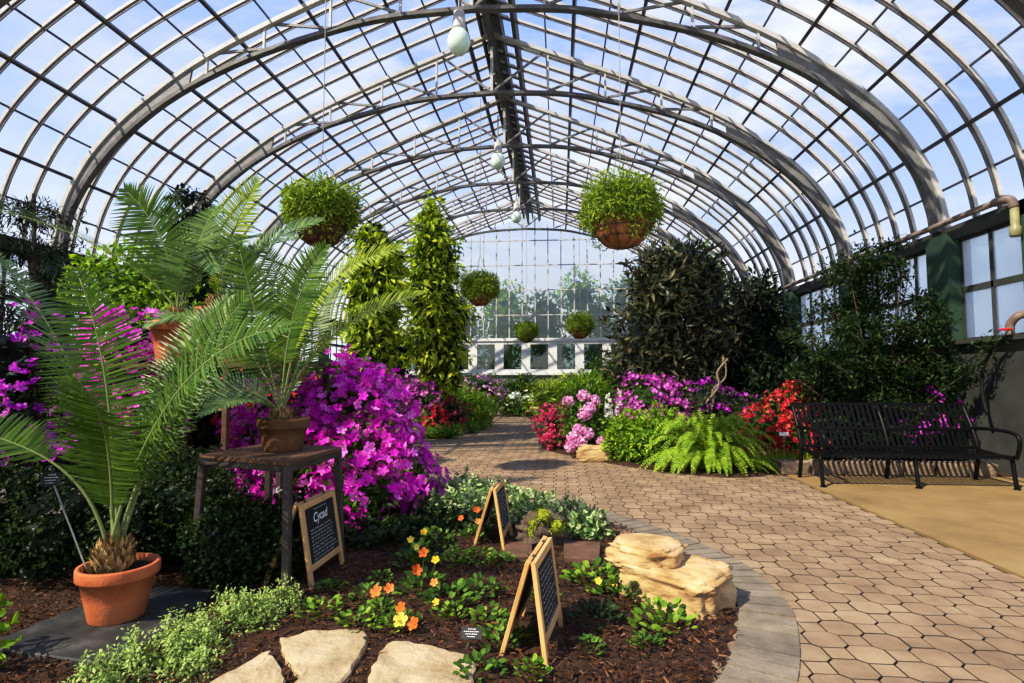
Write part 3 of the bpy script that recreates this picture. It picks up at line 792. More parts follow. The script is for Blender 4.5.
# potted cycad on the slate slab
O1 = (-2.335, 2.90, .045)
cy = thing('potted_cycad', 'tall cycad in terracotta pot standing on the slate slab', 'potted plant', O1)
pot_parts(cy, O1, .19, .128, .275)
caudex(cy, O1, (-2.37, 2.90, .26), .085, .17, 1)
B = np.array([-2.37, 2.90, .40])
fr = [  # tip, control 1, control 2, facing, half length, material
    ([(-2.42, 2.95, .9), (-2.47, 2.97, 1.45), (-2.62, 2.88, 1.88)], (.2, -1, .1), .31, 'cycad'),
    ([(-2.40, 2.93, .8), (-2.36, 2.85, 1.15), (-2.30, 2.55, 1.30)], (0, -1, .35), .28, 'cycad'),
    ([(-2.32, 2.95, .85), (-2.08, 2.95, 1.50), (-1.42, 2.85, 1.56)], (-.45, -.75, .55), .29, 'cycad'),
    ([(-2.30, 3.0, .75), (-2.15, 3.05, 1.3), (-1.72, 3.0, 1.75)], (-.3, -1, .2), .26, 'cycad'),
    ([(-2.52, 2.92, .8), (-2.72, 2.85, .98), (-3.35, 2.7, 1.10)], (0, -.3, 1), .26, 'cycad'),
    ([(-2.5, 3.0, .95), (-2.72, 3.05, 1.45), (-3.35, 3.1, 2.05)], (.1, .1, 1), .25, 'cycad_b'),
    ([(-2.42, 3.2, .9), (-2.38, 3.5, 1.5), (-2.25, 3.7, 1.85)], (0, -1, .3), .26, 'cycad')]
for i, (pts, face, half, m) in enumerate(fr):
    j = np.array([.03*math.cos(i*2.4), .03*math.sin(i*2.4), 0])
    frond(cy, O1, [B+j]+[(q[0]+.03, q[1]-.06, q[2]) for q in pts], face, half, 72, .0135, m, .22 if i != 4 else .45, i, .14 if i == 0 else .3, rr=.011)

# cycads on the tall stand
O2 = (-3.30, 4.62, 1.42)
c2 = thing('potted_cycad', 'cycad in orange clay pot on tall stand, its fan of fronds against the sky', 'potted plant', O2)
pot_parts(c2, O2, .195, .13, .36); caudex(c2, O2, (-3.28, 4.62, 1.74), .08, .14, 2)
B = np.array([-3.28, 4.62, 1.85])
for i, (pts, face, half, m) in enumerate([
    ([(-3.30, 4.6, 2.2), (-3.38, 4.55, 2.6), (-3.72, 4.5, 2.92)], (.3, -1, 0), .34, 'cycad'),
    ([(-3.5, 4.6, 2.25), (-4.1, 4.5, 2.6), (-5.2, 4.5, 2.85)], (.1, .25, 1), .24, 'cycad_b'),
    ([(-3.1, 4.6, 2.2), (-2.9, 4.5, 2.5), (-2.42, 4.4, 2.45)], (-.1, -.25, 1), .32, 'cycad_b'),
    ([(-3.25, 4.55, 2.2), (-3.05, 4.45, 2.65), (-2.75, 4.3, 2.15)], (-.5, .1, 1), .26, 'cycad_b'),
    ([(-3.3, 4.8, 2.3), (-3.35, 5.0, 2.7), (-3.4, 5.3, 3.0)], (0, -1, .4), .3, 'cycad')]):
    frond(c2, O2, [B]+pts, face, half, 60, .016, m, .18, 20+i)
O3 = (-3.30, 5.2, 1.42)
c3 = thing('potted_cycad', 'cycad in clay pot at back of the tall stand, upright fronds', 'potted plant', O3)
pot_parts(c3, O3, .19, .12, .55); caudex(c3, O3, (-3.30, 5.2, 1.92), .08, .14, 3)
B = np.array([-3.30, 5.2, 2.02])
for i, (pts, face, half, m) in enumerate([
    ([(-3.28, 5.2, 2.4), (-3.15, 5.2, 2.8), (-2.86, 5.1, 3.2)], (-.1, -1, .1), .30, 'cycad_y'),
    ([(-3.2, 5.15, 2.3), (-2.95, 5.1, 2.55), (-2.45, 5.0, 2.58)], (-.4, -.5, 1), .3, 'cycad_b'),
    ([(-3.2, 5.3, 2.4), (-2.9, 5.4, 2.75), (-2.4, 5.5, 2.9)], (-.4, -.7, .6), .3, 'cycad_b')]):
    frond(c3, O3, [B]+pts, face, half, 58, .016, m, .16, 30+i)
O4 = (-2.86, 4.74, 1.42)
c4 = thing('potted_cycad', 'small cycad in orange clay pot half hidden midway along the tall stand', 'potted plant', O4)
pot_parts(c4, O4, .15, .11, .22); caudex(c4, O4, (-2.86, 4.74, 1.60), .06, .1, 4)
B = np.array([-2.86, 4.74, 1.68])
for i, (pts, face, half, m) in enumerate([
    ([(-3.0, 4.7, 1.85), (-3.2, 4.5, 1.9), (-3.4, 4.4, 1.72)], (0, -.6, 1), .22, 'cycad_b'),
    ([(-2.8, 4.72, 1.95), (-2.72, 4.7, 2.2), (-2.62, 4.6, 2.42)], (-.1, -1, .2), .2, 'cycad_b'),
    ([(-2.75, 4.7, 1.85), (-2.6, 4.6, 1.98), (-2.3, 4.5, 1.9)], (0, -.5, 1), .22, 'cycad')]):
    frond(c4, O4, [B]+pts, face, half, 40, .016, m, .15, 40+i)
O5 = (-2.44, 4.9, 1.42)
c5 = thing('potted_cycad', 'little clay pot plant on the right end of the tall stand', 'potted plant', O5)
pot_parts(c5, O5, .135, .105, .20); caudex(c5, O5, (-2.44, 4.9, 1.58), .05, .08, 5)
B = np.array([-2.44, 4.9, 1.64])
for i, (pts, face, half) in enumerate([([(-2.46, 4.9, 1.9), (-2.5, 4.85, 2.2), (-2.62, 4.8, 2.5)], (.1, -1, .1), .17), ([(-2.4, 4.9, 1.85), (-2.3, 4.85, 2.1), (-2.05, 4.75, 2.2)], (-.2, -1, .5), .18)]):
    frond(c5, O5, [B]+pts, face, half, 36, .014, 'cycad_b', .2, 50+i)

# tall stand carrying those pots
r = thing('plant_stand', 'tall narrow wooden plant stand holding four clay pots', 'plant stand', (-3.1, 4.95, 0)); o0 = (-3.1, 4.95, 0)
mb = MB(); mb.box((-3.07, 5.0, 1.405), (1.62, .95, .03)); mb.build('shelf', 'table', r, o0)
for x, y in ((-3.84, 4.56), (-2.30, 4.56), (-3.84, 5.44), (-2.30, 5.44), (-2.78, 4.56)):
    mb = MB(); mb.beam((x, y, 0), (x, y, 1.39), .05, .05, up=(0, 1, 0)); mb.build('leg', 'table' if x == -2.78 else 'tleg', r, o0)

# near table with the bowl pot
r = thing('plant_table', 'square wooden plant table with dark legs holding a bowl-shaped pot', 'table', (-1.9, 3.7, 0)); o0 = (-1.9, 3.7, 0)
tc = np.array([[-1.58, 3.24], [-1.55, 3.97], [-2.20, 4.19], [-2.30, 3.49]])
mb = MB()
for a in range(5):
    f0, f1 = a/5+.003, (a+1)/5-.003
    q = [tc[0]+(tc[3]-tc[0])*f0, tc[1]+(tc[2]-tc[1])*f0, tc[1]+(tc[2]-tc[1])*f1, tc[0]+(tc[3]-tc[0])*f1]
    mb.add([(*p, z) for z in (.785, .812) for p in q], [(3, 2, 1, 0), (4, 5, 6, 7), (0, 1, 5, 4), (1, 2, 6, 5), (2, 3, 7, 6), (3, 0, 4, 7)])
mb.build('table_top', 'table', r, o0)
ctr = tc.mean(0)
for p in tc:
    q = ctr+(p-ctr)*.94; b = ctr+(p-ctr)*1.02
    mb = MB(); mb.beam((*b, 0.0), (*q, .785), .045, .045, up=(0, 1, 0)); mb.build('leg', 'tleg', r, o0)
mb = MB()
for i in range(4):
    a, b = ctr+(tc[i]-ctr)*.94, ctr+(tc[(i+1) % 4]-ctr)*.94
    mb.beam((*a, .765), (*b, .765), .03, .04)
mb.build('apron', 'tleg', r, o0)
O6 = (-1.88, 3.76, .812)
c6 = thing('potted_cycad', 'cycad in wide brown bowl pot on the square plant table', 'potted plant', O6)
pot_parts(c6, O6, .172, .128, .215, 'terra_old', .3); caudex(c6, O6, (-1.9, 3.76, .99), .065, .08, 6)
B = np.array([-1.9, 3.76, 1.05])
for i, (pts, face, half, m) in enumerate([
    ([(-1.88, 3.75, 1.45), (-1.86, 3.75, 1.85), (-1.58, 3.7, 2.2)], (-.1, -1, .1), .24, 'cycad'),
    ([(-1.98, 3.75, 1.4), (-2.12, 3.75, 1.8), (-2.2, 3.7, 2.2)], (.1, -1, .1), .24, 'cycad'),
    ([(-1.82, 3.75, 1.5), (-1.75, 3.7, 2.05), (-1.02, 3.6, 2.15)], (-.3, -.7, .7), .22, 'cycad_y'),
    ([(-1.8, 3.8, 1.4), (-1.6, 3.9, 1.75), (-.95, 3.9, 1.9)], (-.3, -.6, .8), .2, 'cycad_y'),
    ([(-2.02, 3.7, 1.25), (-2.25, 3.6, 1.32), (-2.66, 3.4, 1.02)], (.1, -.8, .8), .2, 'cycad_b'),
    ([(-2.05, 3.8, 1.4), (-2.3, 3.9, 1.7), (-2.75, 3.9, 1.75)], (.3, -.8, .6), .24, 'cycad'),
    ([(-1.92, 3.6, 1.15), (-2.0, 3.4, 1.22), (-2.1, 3.2, 1.08)], (0, -.4, 1), .15, 'cycad_b'),
    ([(-1.86, 3.9, 1.4), (-1.8, 4.1, 1.8), (-1.75, 4.3, 2.05)], (0, -1, .3), .22, 'cycad')]):
    frond(c6, O6, [B]+pts, face, half, 60, .0135, m, .3 if i < 4 else .15, 60+i)

# ------------------------------------------------------------------ slate, stones, rock
def slab(poly, z0, z1, seed=0, res=6, rough=.006, inset=.012):
    """a rough-edged flat stone"""
    P = catmull([*poly, poly[0]], 5)[:-1]; rng = np.random.default_rng(seed)
    c = P.mean(0); n = len(P)
    P = P + rng.normal(size=P.shape)*rough*.6
    rings = [(1.0, z0), (1.01, (z0*.6+z1*.4)), (1.0, z1-inset*.8), (1-inset/.25, z1)] + [(q, z1) for q in (.8, .6, .4, .2, .02)]
    V = []
    for q, z in rings:
        for p in P:
            w = c+(p-c)*q
            V.append((w[0], w[1], z + (rough*1.6*nz((w[0]*9, w[1]*9, seed)) if z > z0 else 0)))
    mb = MB(); mb.add(V, [(i*n+j, i*n+(j+1) % n, (i+1)*n+(j+1) % n, (i+1)*n+j) for i in range(len(rings)-1) for j in range(n)] + [tuple((len(rings)-1)*n+j for j in range(n))])
    return mb
def flat(poly, z0, z1, ch=.006):
    """straight-sided slab with a small chamfer"""
    P = np.array(poly); c = P.mean(0); n = len(P); mb = MB()
    V = [(*p, z0) for p in P]+[(*p, z1-ch) for p in P]+[(*(p+(c-p)*ch*3), z1) for p in P]
    mb.add(V, [(i*n+j, i*n+(j+1) % n, (i+1)*n+(j+1) % n, (i+1)*n+j) for i in range(2) for j in range(n)]+[tuple(2*n+j for j in range(n))])
    return mb
tag(flat(STONES[0], 0.0, .045).build('slate_slab', 'slate'), 'dark grey slate slab lying under the cycad pot', 'slab')
def stone_poly(pts, n=7): return [tuple(p) for p in pts]
tag(slab(STONES[1], -.01, .05, 1, rough=.010).build('stepping_stone', 'stone', smooth=False), 'buff stepping stone beside the silvery groundcover, partly out of frame', 'stepping stone', 'buff stepping stones')
tag(slab(STONES[2], -.01, .05, 2, rough=.010).build('stepping_stone', 'stone', smooth=False), 'buff stepping stone in the middle of the row of three', 'stepping stone', 'buff stepping stones')
tag(slab(STONES[3], -.01, .05, 3, rough=.010).build('stepping_stone', 'stone', smooth=False), 'buff triangular stepping stone next to the small black plant label', 'stepping stone', 'buff stepping stones')

def rock(mb, c, d, rz, seed, strata=.05, n=40, m=56, ex=.55, mat=0):
    V = []
    for i in range(n+1):
        th = PI*i/n
        for j in range(m):
            ph = 2*PI*j/m
            u = np.array([math.sin(th)*math.cos(ph), math.sin(th)*math.sin(ph), -math.cos(th)])
            q = np.sign(u)*np.abs(u)**ex
            k = 1 + .16*nz((u[0]*1.6+seed, u[1]*1.6, u[2]*1.6)) + .08*nz((u[0]*4, u[1]*4+seed, u[2]*4)) + .045*nz((u[0]*11, u[1]*11+seed, u[2]*14)) + .030*min(0, nz((u[0]*19+seed, u[1]*19, u[2]*19))-.1)*2
            lay = strata*(nz((u[0]*.8, u[1]*.8+seed, q[2]*5.5)) + .6*nz((u[0]*3, u[1]*3, q[2]*13+seed)))*math.sin(th)
            V.append(q*np.array(d)/2*(k+lay))
    V = np.array(V); ca, sa = math.cos(rz), math.sin(rz)
    V = V @ np.array([(ca, sa, 0), (-sa, ca, 0), (0, 0, 1)])
    mb.add(V+np.array(c), [(i*m+j, i*m+(j+1) % m, (i+1)*m+(j+1) % m, (i+1)*m+j) for i in range(n) for j in range(m)], mat)
mb = MB(); rock(mb, (.66, 3.52, .09), (.66, .46, .26), -.66, 3, .12, ex=.5); rock(mb, (.52, 3.60, .235), (.44, .34, .17), -.6, 8, .12, ex=.55)
tag(mb.build('limestone_boulder', 'boulder', smooth=True), 'big layered tan limestone boulder at the curved edge of the bed', 'boulder')
mb = MB(); rock(mb, (.53, 9.08, .11), (.52, .26, .28), .1, 5, .10)
tag(mb.build('limestone_rock', 'boulder', smooth=True), 'tan rock by the path in front of the pink flower heads', 'rock')
r = thing('mossy_stone', 'gnarled mossy stone between two chalkboard signs', 'stone', (-.13, 4.35, 0)); o0 = (-.13, 4.35, 0)
mb = MB(); rock(mb, (-.15, 4.5, .12), (.38, .30, .30), .3, 11, .3, ex=.8); mb.build('stone_body', 'bark', r, o0, smooth=True)
for i, p in enumerate([(-.13, 4.36, .27, .055), (-.03, 4.36, .19, .055), (-.20, 4.37, .2, .04), (-.22, 4.4, .13, .05)]):
    mb = MB(); rng = np.random.default_rng(i); core(mb, [((p[0], p[1], p[2]), (p[3],)*3)], .95, tint=.5); foliage(mb, [((p[0], p[1], p[2]), (p[3],)*3)], 160, .022, .008, rng, LEAF, deep=.1); mb.build('moss_cushion', 'moss', r, o0)
mb = flat([(-.40, 4.02), (-.20, 4.06), (-.22, 4.42), (-.42, 4.38)], 0, .06); tag(mb.build('paving_block', 'redstone'), 'flat red-brown stone block at the foot of the small back sign', 'stone block')
mb = flat([(.02, 4.05), (.26, 4.02), (.30, 4.45), (.02, 4.46)], 0, .06); tag(mb.build('paving_block', 'redstone'), 'flat red-brown stone block behind the two-panel sign beside the boulder', 'stone block')

# ------------------------------------------------------------------ chalkboard easels
def squiggle(mb, a, u, v, w, h, rng):
    """one line of handwriting as wavy strokes, on plane a + x*u + y*v"""
    x = 0.0
    while x < w:
        L = rng.uniform(.02, .055); n = 10
        pts = [a + u*(x+L*i/n) + v*(h*.5*math.sin(i*2.4+rng.uniform(0, .8))*(.5+rng.random()*.6)) for i in range(n+1)]
        for p, q in zip(pts[:-1], pts[1:]):
            d = q-p; nn = v*.0016
            mb.add([p-nn, q-nn, q+nn, p+nn], [(0, 1, 2, 3)])
        x += L+.012
def easel(label, pa, pb, top, back, writing=None, seed=0, wr=True):
    """pa, pb: feet of the written panel (near, far); top: apex offset vector from the feet; back: horizontal spread of the rear panel"""
    pa, pb, top, back = [np.asarray(q, float) for q in (pa, pb, top, back)]
    r = thing('chalkboard_sign', label, 'sign', tuple((pa+pb)/2+back/2), 'small folding chalkboard signs'); o0 = tuple((pa+pb)/2+back/2)
    u = (pb-pa); W = np.linalg.norm(u); u /= W
    rng = np.random.default_rng(seed)
    for side in (0, 1):
        A = pa + (back if side else 0); tp = pa+top-A; Hh = np.linalg.norm(tp); v = tp/Hh
        off = np.zeros(3) if not side else back/np.linalg.norm(back)*.028
        n = np.cross(u, v); 
        if n @ back > 0 and not side or n @ back < 0 and side: n = -n
        mb = MB(); t = .038
        mb.beam(A+off, A+off+v*Hh, t, .022, up=n); mb.beam(A+off+u*W, A+off+u*W+v*Hh, t, .022, up=n)
        mb.beam(A+off+v*(Hh-t/2)+u*t*.45, A+off+v*(Hh-t/2)+u*(W-t*.45), t, .021, up=n); mb.beam(A+off+v*(Hh*.25)+u*t*.45, A+off+v*(Hh*.25)+u*(W-t*.45), t, .021, up=n)
        fr = mb.build('panel_frame', 'wood', r, o0)
        mb = MB(); c = A+off+u*W/2+v*(Hh*.58)
        mb.beam(A+off+v*Hh*.26+u*W/2, A+off+v*(Hh-t*.8)+u*W/2, W-t, .008, up=n); bo = mb.build('chalkboard', 'board', fr, o0)
        if not side:
            mb = MB(); s = A+off+n*.0065
            lines = 9 if writing else 10
            y0 = Hh*.66 if writing else Hh*.84
            for i in range(lines):
                y = y0-(y0-Hh*.32)*i/(lines-1)
                squiggle(mb, s+u*(t+.03)+v*y, u, v, W-2*t-.09*rng.random()-.04, .012, rng)
            if writing: squiggle(mb, s+u*(W*.32)+v*Hh*.885, u, v, W*.36, .008, rng)
            mb.build('chalk_writing', 'chalk', fr, o0)
            if writing:
                cu = bpy.data.curves.new('chalk_title', 'FONT'); cu.body = writing; cu.size = .082; cu.shear = .25; cu.align_x = 'CENTER'; cu.offset = .0012
                cu.materials.append(M['chalk'])
                t_ = bpy.data.objects.new('chalk_title', cu); C.objects.link(t_); t_.parent = fr
                z = n; m = Matrix((Vector(u).to_4d(), Vector(v).to_4d(), Vector(z).to_4d(), Vector((0, 0, 0, 1)))).transposed()
                m = Matrix.Identity(4)
                for rr in range(3): m[rr][0] = u[rr]; m[rr][1] = v[rr]; m[rr][2] = np.cross(u, v)[rr]
                p = s + u*W*.48 + v*Hh*.735 - np.array(o0)
                if np.cross(u, v) @ n < 0:      # read from the visible side
                    for rr in range(3): m[rr][0] = -u[rr]; m[rr][2] = -m[rr][2]
                for rr in range(3): m[rr][3] = p[rr]
                dg = bpy.context.evaluated_depsgraph_get(); me = bpy.data.meshes.new_from_object(t_.evaluated_get(dg))
                bpy.data.objects.remove(t_); t_ = bpy.data.objects.new('chalk_title', me); C.objects.link(t_); t_.parent = fr
                t_.matrix_local = m
    for w in (0.06, W-.06):
        pass
    mb = MB(); a = pa+top
    for f in (.2, .8): mb.tube([a+u*W*f-np.array([0, 0, .012])+back*.02, a+u*W*f+back*.02+np.array([0, 0, .004])+back/np.linalg.norm(back)*.02], .01, 8)
    mb.build('hinge', 'tleg', r, o0)
    return r
easel('chalkboard sign titled Cycad, leaning open beside the plant table leg', (-1.51, 3.44, 0), (-1.50, 3.90, 0), (-.085, .0, .52), (-.30, .03, 0), 'Cycad', 1)
easel('chalkboard easel nearest the boulder, standing among the bedding plants', (-.065, 2.63, 0), (.0, 3.04, 0), (-.06, .04, .455), (-.19, .09, 0), None, 2)
easel('small chalkboard easel behind, backed by variegated groundcover near the path', (-.42, 4.31, 0), (-.40, 4.72, 0), (-.08, .04, .46), (-.22, .1, 0), None, 3)

# ------------------------------------------------------------------ plant labels
def plant_label(label, foot, head, w=.075, h=.05, face=(0, -1, .5), plate='plate', rows=4):
    foot, head = np.asarray(foot, float), np.asarray(head, float)
    r = thing('plant_label', label, 'plant label', tuple(foot))
    mb = MB(); mb.beam(foot-np.array([0, 0, .02]), head, .009, .005, up=(0, -1, 0)); mb.build('stake', 'stake', r, foot)
    n = nrm(np.asarray(face, float)); u = nrm(np.cross(np.array([0, 0, 1.]), n)); v = np.cross(n, u)
    mb = MB(); mb.beam(head-v*h/2+n*.006, head+v*h/2+n*.006, w, .004, up=n); p = mb.build('label_plate', plate, r, foot)
    if plate == 'plate':
        mb = MB()
        for i in range(rows):
            c = head+n*.0095+v*(h*.32-h*.62*i/(rows-1)); l = w*(.18 if i == 0 else .36 if i == 1 else .28 if i == 2 else .2)
            x = -l
            rng = np.random.default_rng(i)
            while x < l-.002:
                q = min(rng.uniform(.003, .009), l-x)
                mb.add([c+u*x-v*.0016, c+u*(x+q)-v*.0016, c+u*(x+q)+v*.0016, c+u*x+v*.0016], [(0, 1, 2, 3)]); x += q+.0025
        mb.build('lettering', 'chalk', p, foot)
    return r
plant_label('black plant label on long leaning stake in the foreground cycad pot', (-2.47, 2.86, .29), (-2.705, 2.86, .76), .09, .07, (.35, -1, .45))
plant_label('black plant label on short stake by the triangular stepping stone', (-.46, 2.76, .01), (-.415, 2.70, .115), .10, .052, (0, -1, .8))
plant_label('white plant label in front of the red azalea by the bench', (3.10, 8.3, .05), (3.10, 8.28, .52), .12, .05, (-.2, -1, .3), 'white')

# ------------------------------------------------------------------ bench
def bench():
    x0, x1 = 3.12, 5.28; yf, yr = 7.2, 7.82; o0 = ((x0+x1)/2, 7.5, 0)
    r = thing('park_bench', 'long black metal strap bench on the tan concrete by the green wall', 'bench', o0)
    prof = catmull([(8.02, .965), (7.96, .90), (7.86, .68), (7.77, .46), (7.70, .40), (7.55, .375), (7.30, .39), (7.19, .385), (7.16, .35)], 5)
    i0 = 17
    def slats(sel, nm):
        mb = MB(); n = 31
        for k in range(n):
            x = x0+.05+(x1-x0-.10)*k/(n-1)
            Q = prof[sel]
            for p, q in zip(Q[:-1], Q[1:]): mb.beam((x, *p), (x, *q), .038, .006, up=(0, 1, .3))
        for (yy, zz) in (((8.01, .955), (7.84, .64)) if nm == 'backrest' else ((7.74, .42), (7.19, .375))):
            mb.beam((x0, yy, zz), (x1, yy, zz), .03, .035)
        mb.build(nm, 'black', r, o0)
    slats(slice(0, i0), 'backrest'); slats(slice(i0-1, None), 'seat')
    for k, x in enumerate((x0, (x0+x1)/2, x1)):
        mb = MB(); mb.tube(catmull([(x, yf-.03, 0), (x, yf+.0, .2), (x, yf+.02, .36)], 4), .024, 8); mb.lathe([(0, .0), (.038, 0), (.038, .012), (0, .012)], (x, yf-.03, 0), 12); mb.build('leg', 'black', r, o0, smooth=True)
        mb = MB(); mb.tube(catmull([(x, yr+.02, 0), (x, yr-.03, .2), (x, yr-.06, .40), (x, 7.86, .68), (x, 8.02, .96)], 4), .026, 8); mb.build('leg', 'black', r, o0, smooth=True)
        mb = MB(); mb.beam((x, yf, .35), (x, yr-.05, .39), .03, .04); mb.build('seat_rail', 'black', r, o0)
        if k != 1:
            mb = MB(); mb.tube(catmull([(x, 7.88, .66), (x, 7.5, .67), (x, 7.2, .655), (x, 7.1, .60), (x, 7.1, .5), (x, 7.15, .36)], 5), .022, 8); mb.build('armrest', 'black', r, o0, smooth=True)
bench()
# low block wall behind the bench
rng = np.random.default_rng(4); x = 2.95; i = 0
labs = ['rough brown wall block at the left end of the low wall behind the bench'] + ['rough brown wall block in the low wall behind the bench, %s from its left end' % s for s in ('second', 'third', 'fourth', 'fifth', 'sixth', 'seventh', 'eighth')]
while x < 5.55 and i < 8:
    w = rng.uniform(.30, .42); mb = MB(); rock(mb, (x+w/2, 8.16, .085), (w-.015, .24, .19), rng.uniform(-.04, .04), i+20, .05, 16, 24, .28)
    tag(mb.build('wall_block', 'block', smooth=True), labs[i], 'stone block', 'blocks of the low wall behind the bench'); x += w; i += 1

# ------------------------------------------------------------------ big magenta azalea
rng = np.random.default_rng(21)
BA = [((-2.05, 5.55, .93), (.50, .55, .52)), ((-2.45, 5.6, .75), (.5, .5, .5)), ((-1.88, 5.6, .68), (.36, .45, .42)), ((-1.88, 5.25, .55), (.46, .42, .45)), ((-1.52, 5.5, .30), (.32, .40, .32)), ((-2.3, 5.25, .5), (.45, .4, .42)), ((-1.78, 5.0, .28), (.42, .3, .26))]
shrub('azalea_bush', 'huge magenta azalea in full bloom behind the plant table', 'azalea', (-1.95, 5.5, 0), BA, 5500, (.07, .026), 'mid', rng,
      ('magenta', 1000, .047, 100, FLOWER, dict(front=(.1, -.85, .45), clump=4, cluster=.95)), corek=.8)
# azalea behind the table (left continuation)
shrub('azalea_bush', 'magenta azalea seen between the plant table legs', 'azalea', (-2.95, 5.75, 0), [((-2.95, 5.7, .75), (.42, .35, .55)), ((-2.75, 5.6, .4), (.35, .3, .35)), ((-3.2, 5.8, .5), (.35, .3, .45))], 1000, (.06, .024), 'mid', rng,
      ('magenta', 330, .045, 0, FLOWER_LO, dict(front=(.1, -.9, .3))))
shrub('azalea_bush', 'deep red azalea behind the clay pots on the tall stand', 'azalea', (-3.7, 6.8, 0), [((-3.7, 6.8, 1.0), (.6, .4, .6)), ((-3.3, 6.9, .7), (.4, .4, .6))], 1000, (.06, .024), 'dark', rng,
      ('red', 260, .05, 0, FLOWER_LO, dict(front=(.2, -.9, .2))))
shrub('azalea_bush', 'purple azalea just behind the fronds of the tall cycad', 'azalea', (-4.15, 5.3, 0), [((-4.2, 5.3, 1.55), (.5, .35, .42)), ((-4.0, 5.2, 1.15), (.5, .3, .4)), ((-4.2, 5.3, .6), (.5, .3, .55))], 1600, (.06, .024), 'dark', rng,
      ('magenta', 330, .05, 0, FLOWER, dict(front=(.4, -.8, .3), zmin=.8)))
shrub('azalea_bush', 'dark azalea with scattered purple flower clusters at the frame edge', 'azalea', (-4.0, 3.9, 0), [((-4.25, 3.9, 1.35), (.55, .4, .45)), ((-4.0, 3.8, .85), (.5, .35, .5)), ((-3.6, 3.9, .45), (.5, .35, .42)), ((-4.4, 3.8, .5), (.5, .4, .5))], 3000, (.06, .024), 'dark', rng,
      ('purple', 75, .05, 0, FLOWER, dict(front=(.5, -.8, .2), zmin=.4, clump=6, cluster=1.3)))

# boxwood and low shrubs on the left
for i, (lab, base, bl, n) in enumerate([
    ('low dark boxwood shrub behind the slate slab, left of the cycad pot', (-3.15, 3.5, 0), [((-3.2, 3.5, .36), (.42, .32, .34)), ((-3.65, 3.45, .4), (.42, .3, .36)), ((-2.85, 3.55, .3), (.3, .25, .28))], 9000),
    ('low dark boxwood shrub filling the gap between cycad and table', (-2.55, 3.95, 0), [((-2.62, 3.9, .34), (.42, .3, .32)), ((-2.9, 4.2, .4), (.4, .3, .38))], 7000),
    ('low dark boxwood shrub in front of the plant table legs', (-1.98, 3.52, 0), [((-2.06, 3.45, .24), (.30, .22, .24)), ((-1.85, 3.62, .24), (.25, .22, .23)), ((-2.2, 3.7, .26), (.3, .2, .26))], 8000)]):
    shrub('boxwood_shrub', lab, 'shrub', base, bl, n, (.034, .02), 'box', rng, tpl=LEAF, corek=.85, deep=.25)
# pale leafy plant in the corner
shrub('leafy_plant', 'pale green leafy plant in the lower corner beside the slate slab', 'plant', (-2.56, 2.36, 0), [((-2.56, 2.38, .14), (.13, .10, .14)), ((-2.46, 2.30, .08), (.10, .08, .09)), ((-2.62, 2.45, .25), (.07, .07, .14))], 110, (.060, .028), 'bright', rng, tpl=ROUND, corek=0)
# cyclamen-like white blooms under the table
shrub('white_cyclamen', 'small white flowers under the plant table', 'flowering plant', (-2.0, 4.3, 0), [((-2.0, 4.3, .24), (.24, .16, .20))], 300, (.05, .04), 'dark', rng, ('whitep', 10, .04, 20, FLOWER_S, dict(front=(.2, -1, .2), zmin=.26, clump=2)), corek=.6)

# background greenery on the left
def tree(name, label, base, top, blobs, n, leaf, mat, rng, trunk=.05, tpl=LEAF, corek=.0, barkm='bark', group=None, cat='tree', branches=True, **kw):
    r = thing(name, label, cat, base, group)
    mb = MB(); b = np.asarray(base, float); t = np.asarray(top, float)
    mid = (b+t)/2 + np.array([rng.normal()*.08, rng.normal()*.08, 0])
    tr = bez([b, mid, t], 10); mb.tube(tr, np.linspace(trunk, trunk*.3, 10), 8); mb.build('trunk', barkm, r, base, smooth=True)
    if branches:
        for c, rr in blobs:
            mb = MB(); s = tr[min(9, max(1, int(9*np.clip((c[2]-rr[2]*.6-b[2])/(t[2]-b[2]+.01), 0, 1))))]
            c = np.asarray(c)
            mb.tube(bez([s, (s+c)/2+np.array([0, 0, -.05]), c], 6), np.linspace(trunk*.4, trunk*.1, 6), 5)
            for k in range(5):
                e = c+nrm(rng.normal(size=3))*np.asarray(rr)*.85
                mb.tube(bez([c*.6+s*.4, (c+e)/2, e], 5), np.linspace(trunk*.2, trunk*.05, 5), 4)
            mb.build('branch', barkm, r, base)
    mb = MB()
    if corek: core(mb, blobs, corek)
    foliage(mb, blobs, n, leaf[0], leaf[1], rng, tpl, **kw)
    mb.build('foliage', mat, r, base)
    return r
def rblobs(c, R, n, rng, s=(.35, .55)):
    out = []
    for i in range(n):
        u = nrm(rng.normal(size=3)); q = rng.uniform(.2, .8)
        k = rng.uniform(*s); out.append((tuple(np.asarray(c)+u*np.asarray(R)*q), tuple(np.asarray(R)*k)))
    return out
tree('leafy_shrub', 'light green shrub rising behind the tall cycad frond', (-5.0, 6.4, 0), (-5.0, 6.4, 2.2), [((-5.2, 6.4, 2.45), (.65, .4, .42)), ((-4.6, 6.5, 2.25), (.55, .4, .45)), ((-5.0, 6.4, 1.4), (.75, .5, .8))], 4200, (.10, .05), 'bright', rng, cat='shrub', corek=.6)
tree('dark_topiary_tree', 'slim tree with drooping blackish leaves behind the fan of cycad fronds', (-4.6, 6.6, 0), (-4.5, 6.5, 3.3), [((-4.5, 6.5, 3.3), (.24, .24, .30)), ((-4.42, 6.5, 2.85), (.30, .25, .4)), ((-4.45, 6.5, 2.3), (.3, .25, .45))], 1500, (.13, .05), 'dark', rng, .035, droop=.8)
tree('conifer', 'dark conifer with level branches at the left frame edge', (-7.4, 7.3, 0), (-7.4, 7.3, 3.9), [((-7.35+.2*math.sin(i*2), 7.3, .6+.5*i), (1.05-.07*i, .8-.05*i, .17)) for i in range(7)], 9000, (.12, .02), 'dark', rng, .07, droop=.3, deep=.8, lump=.3)
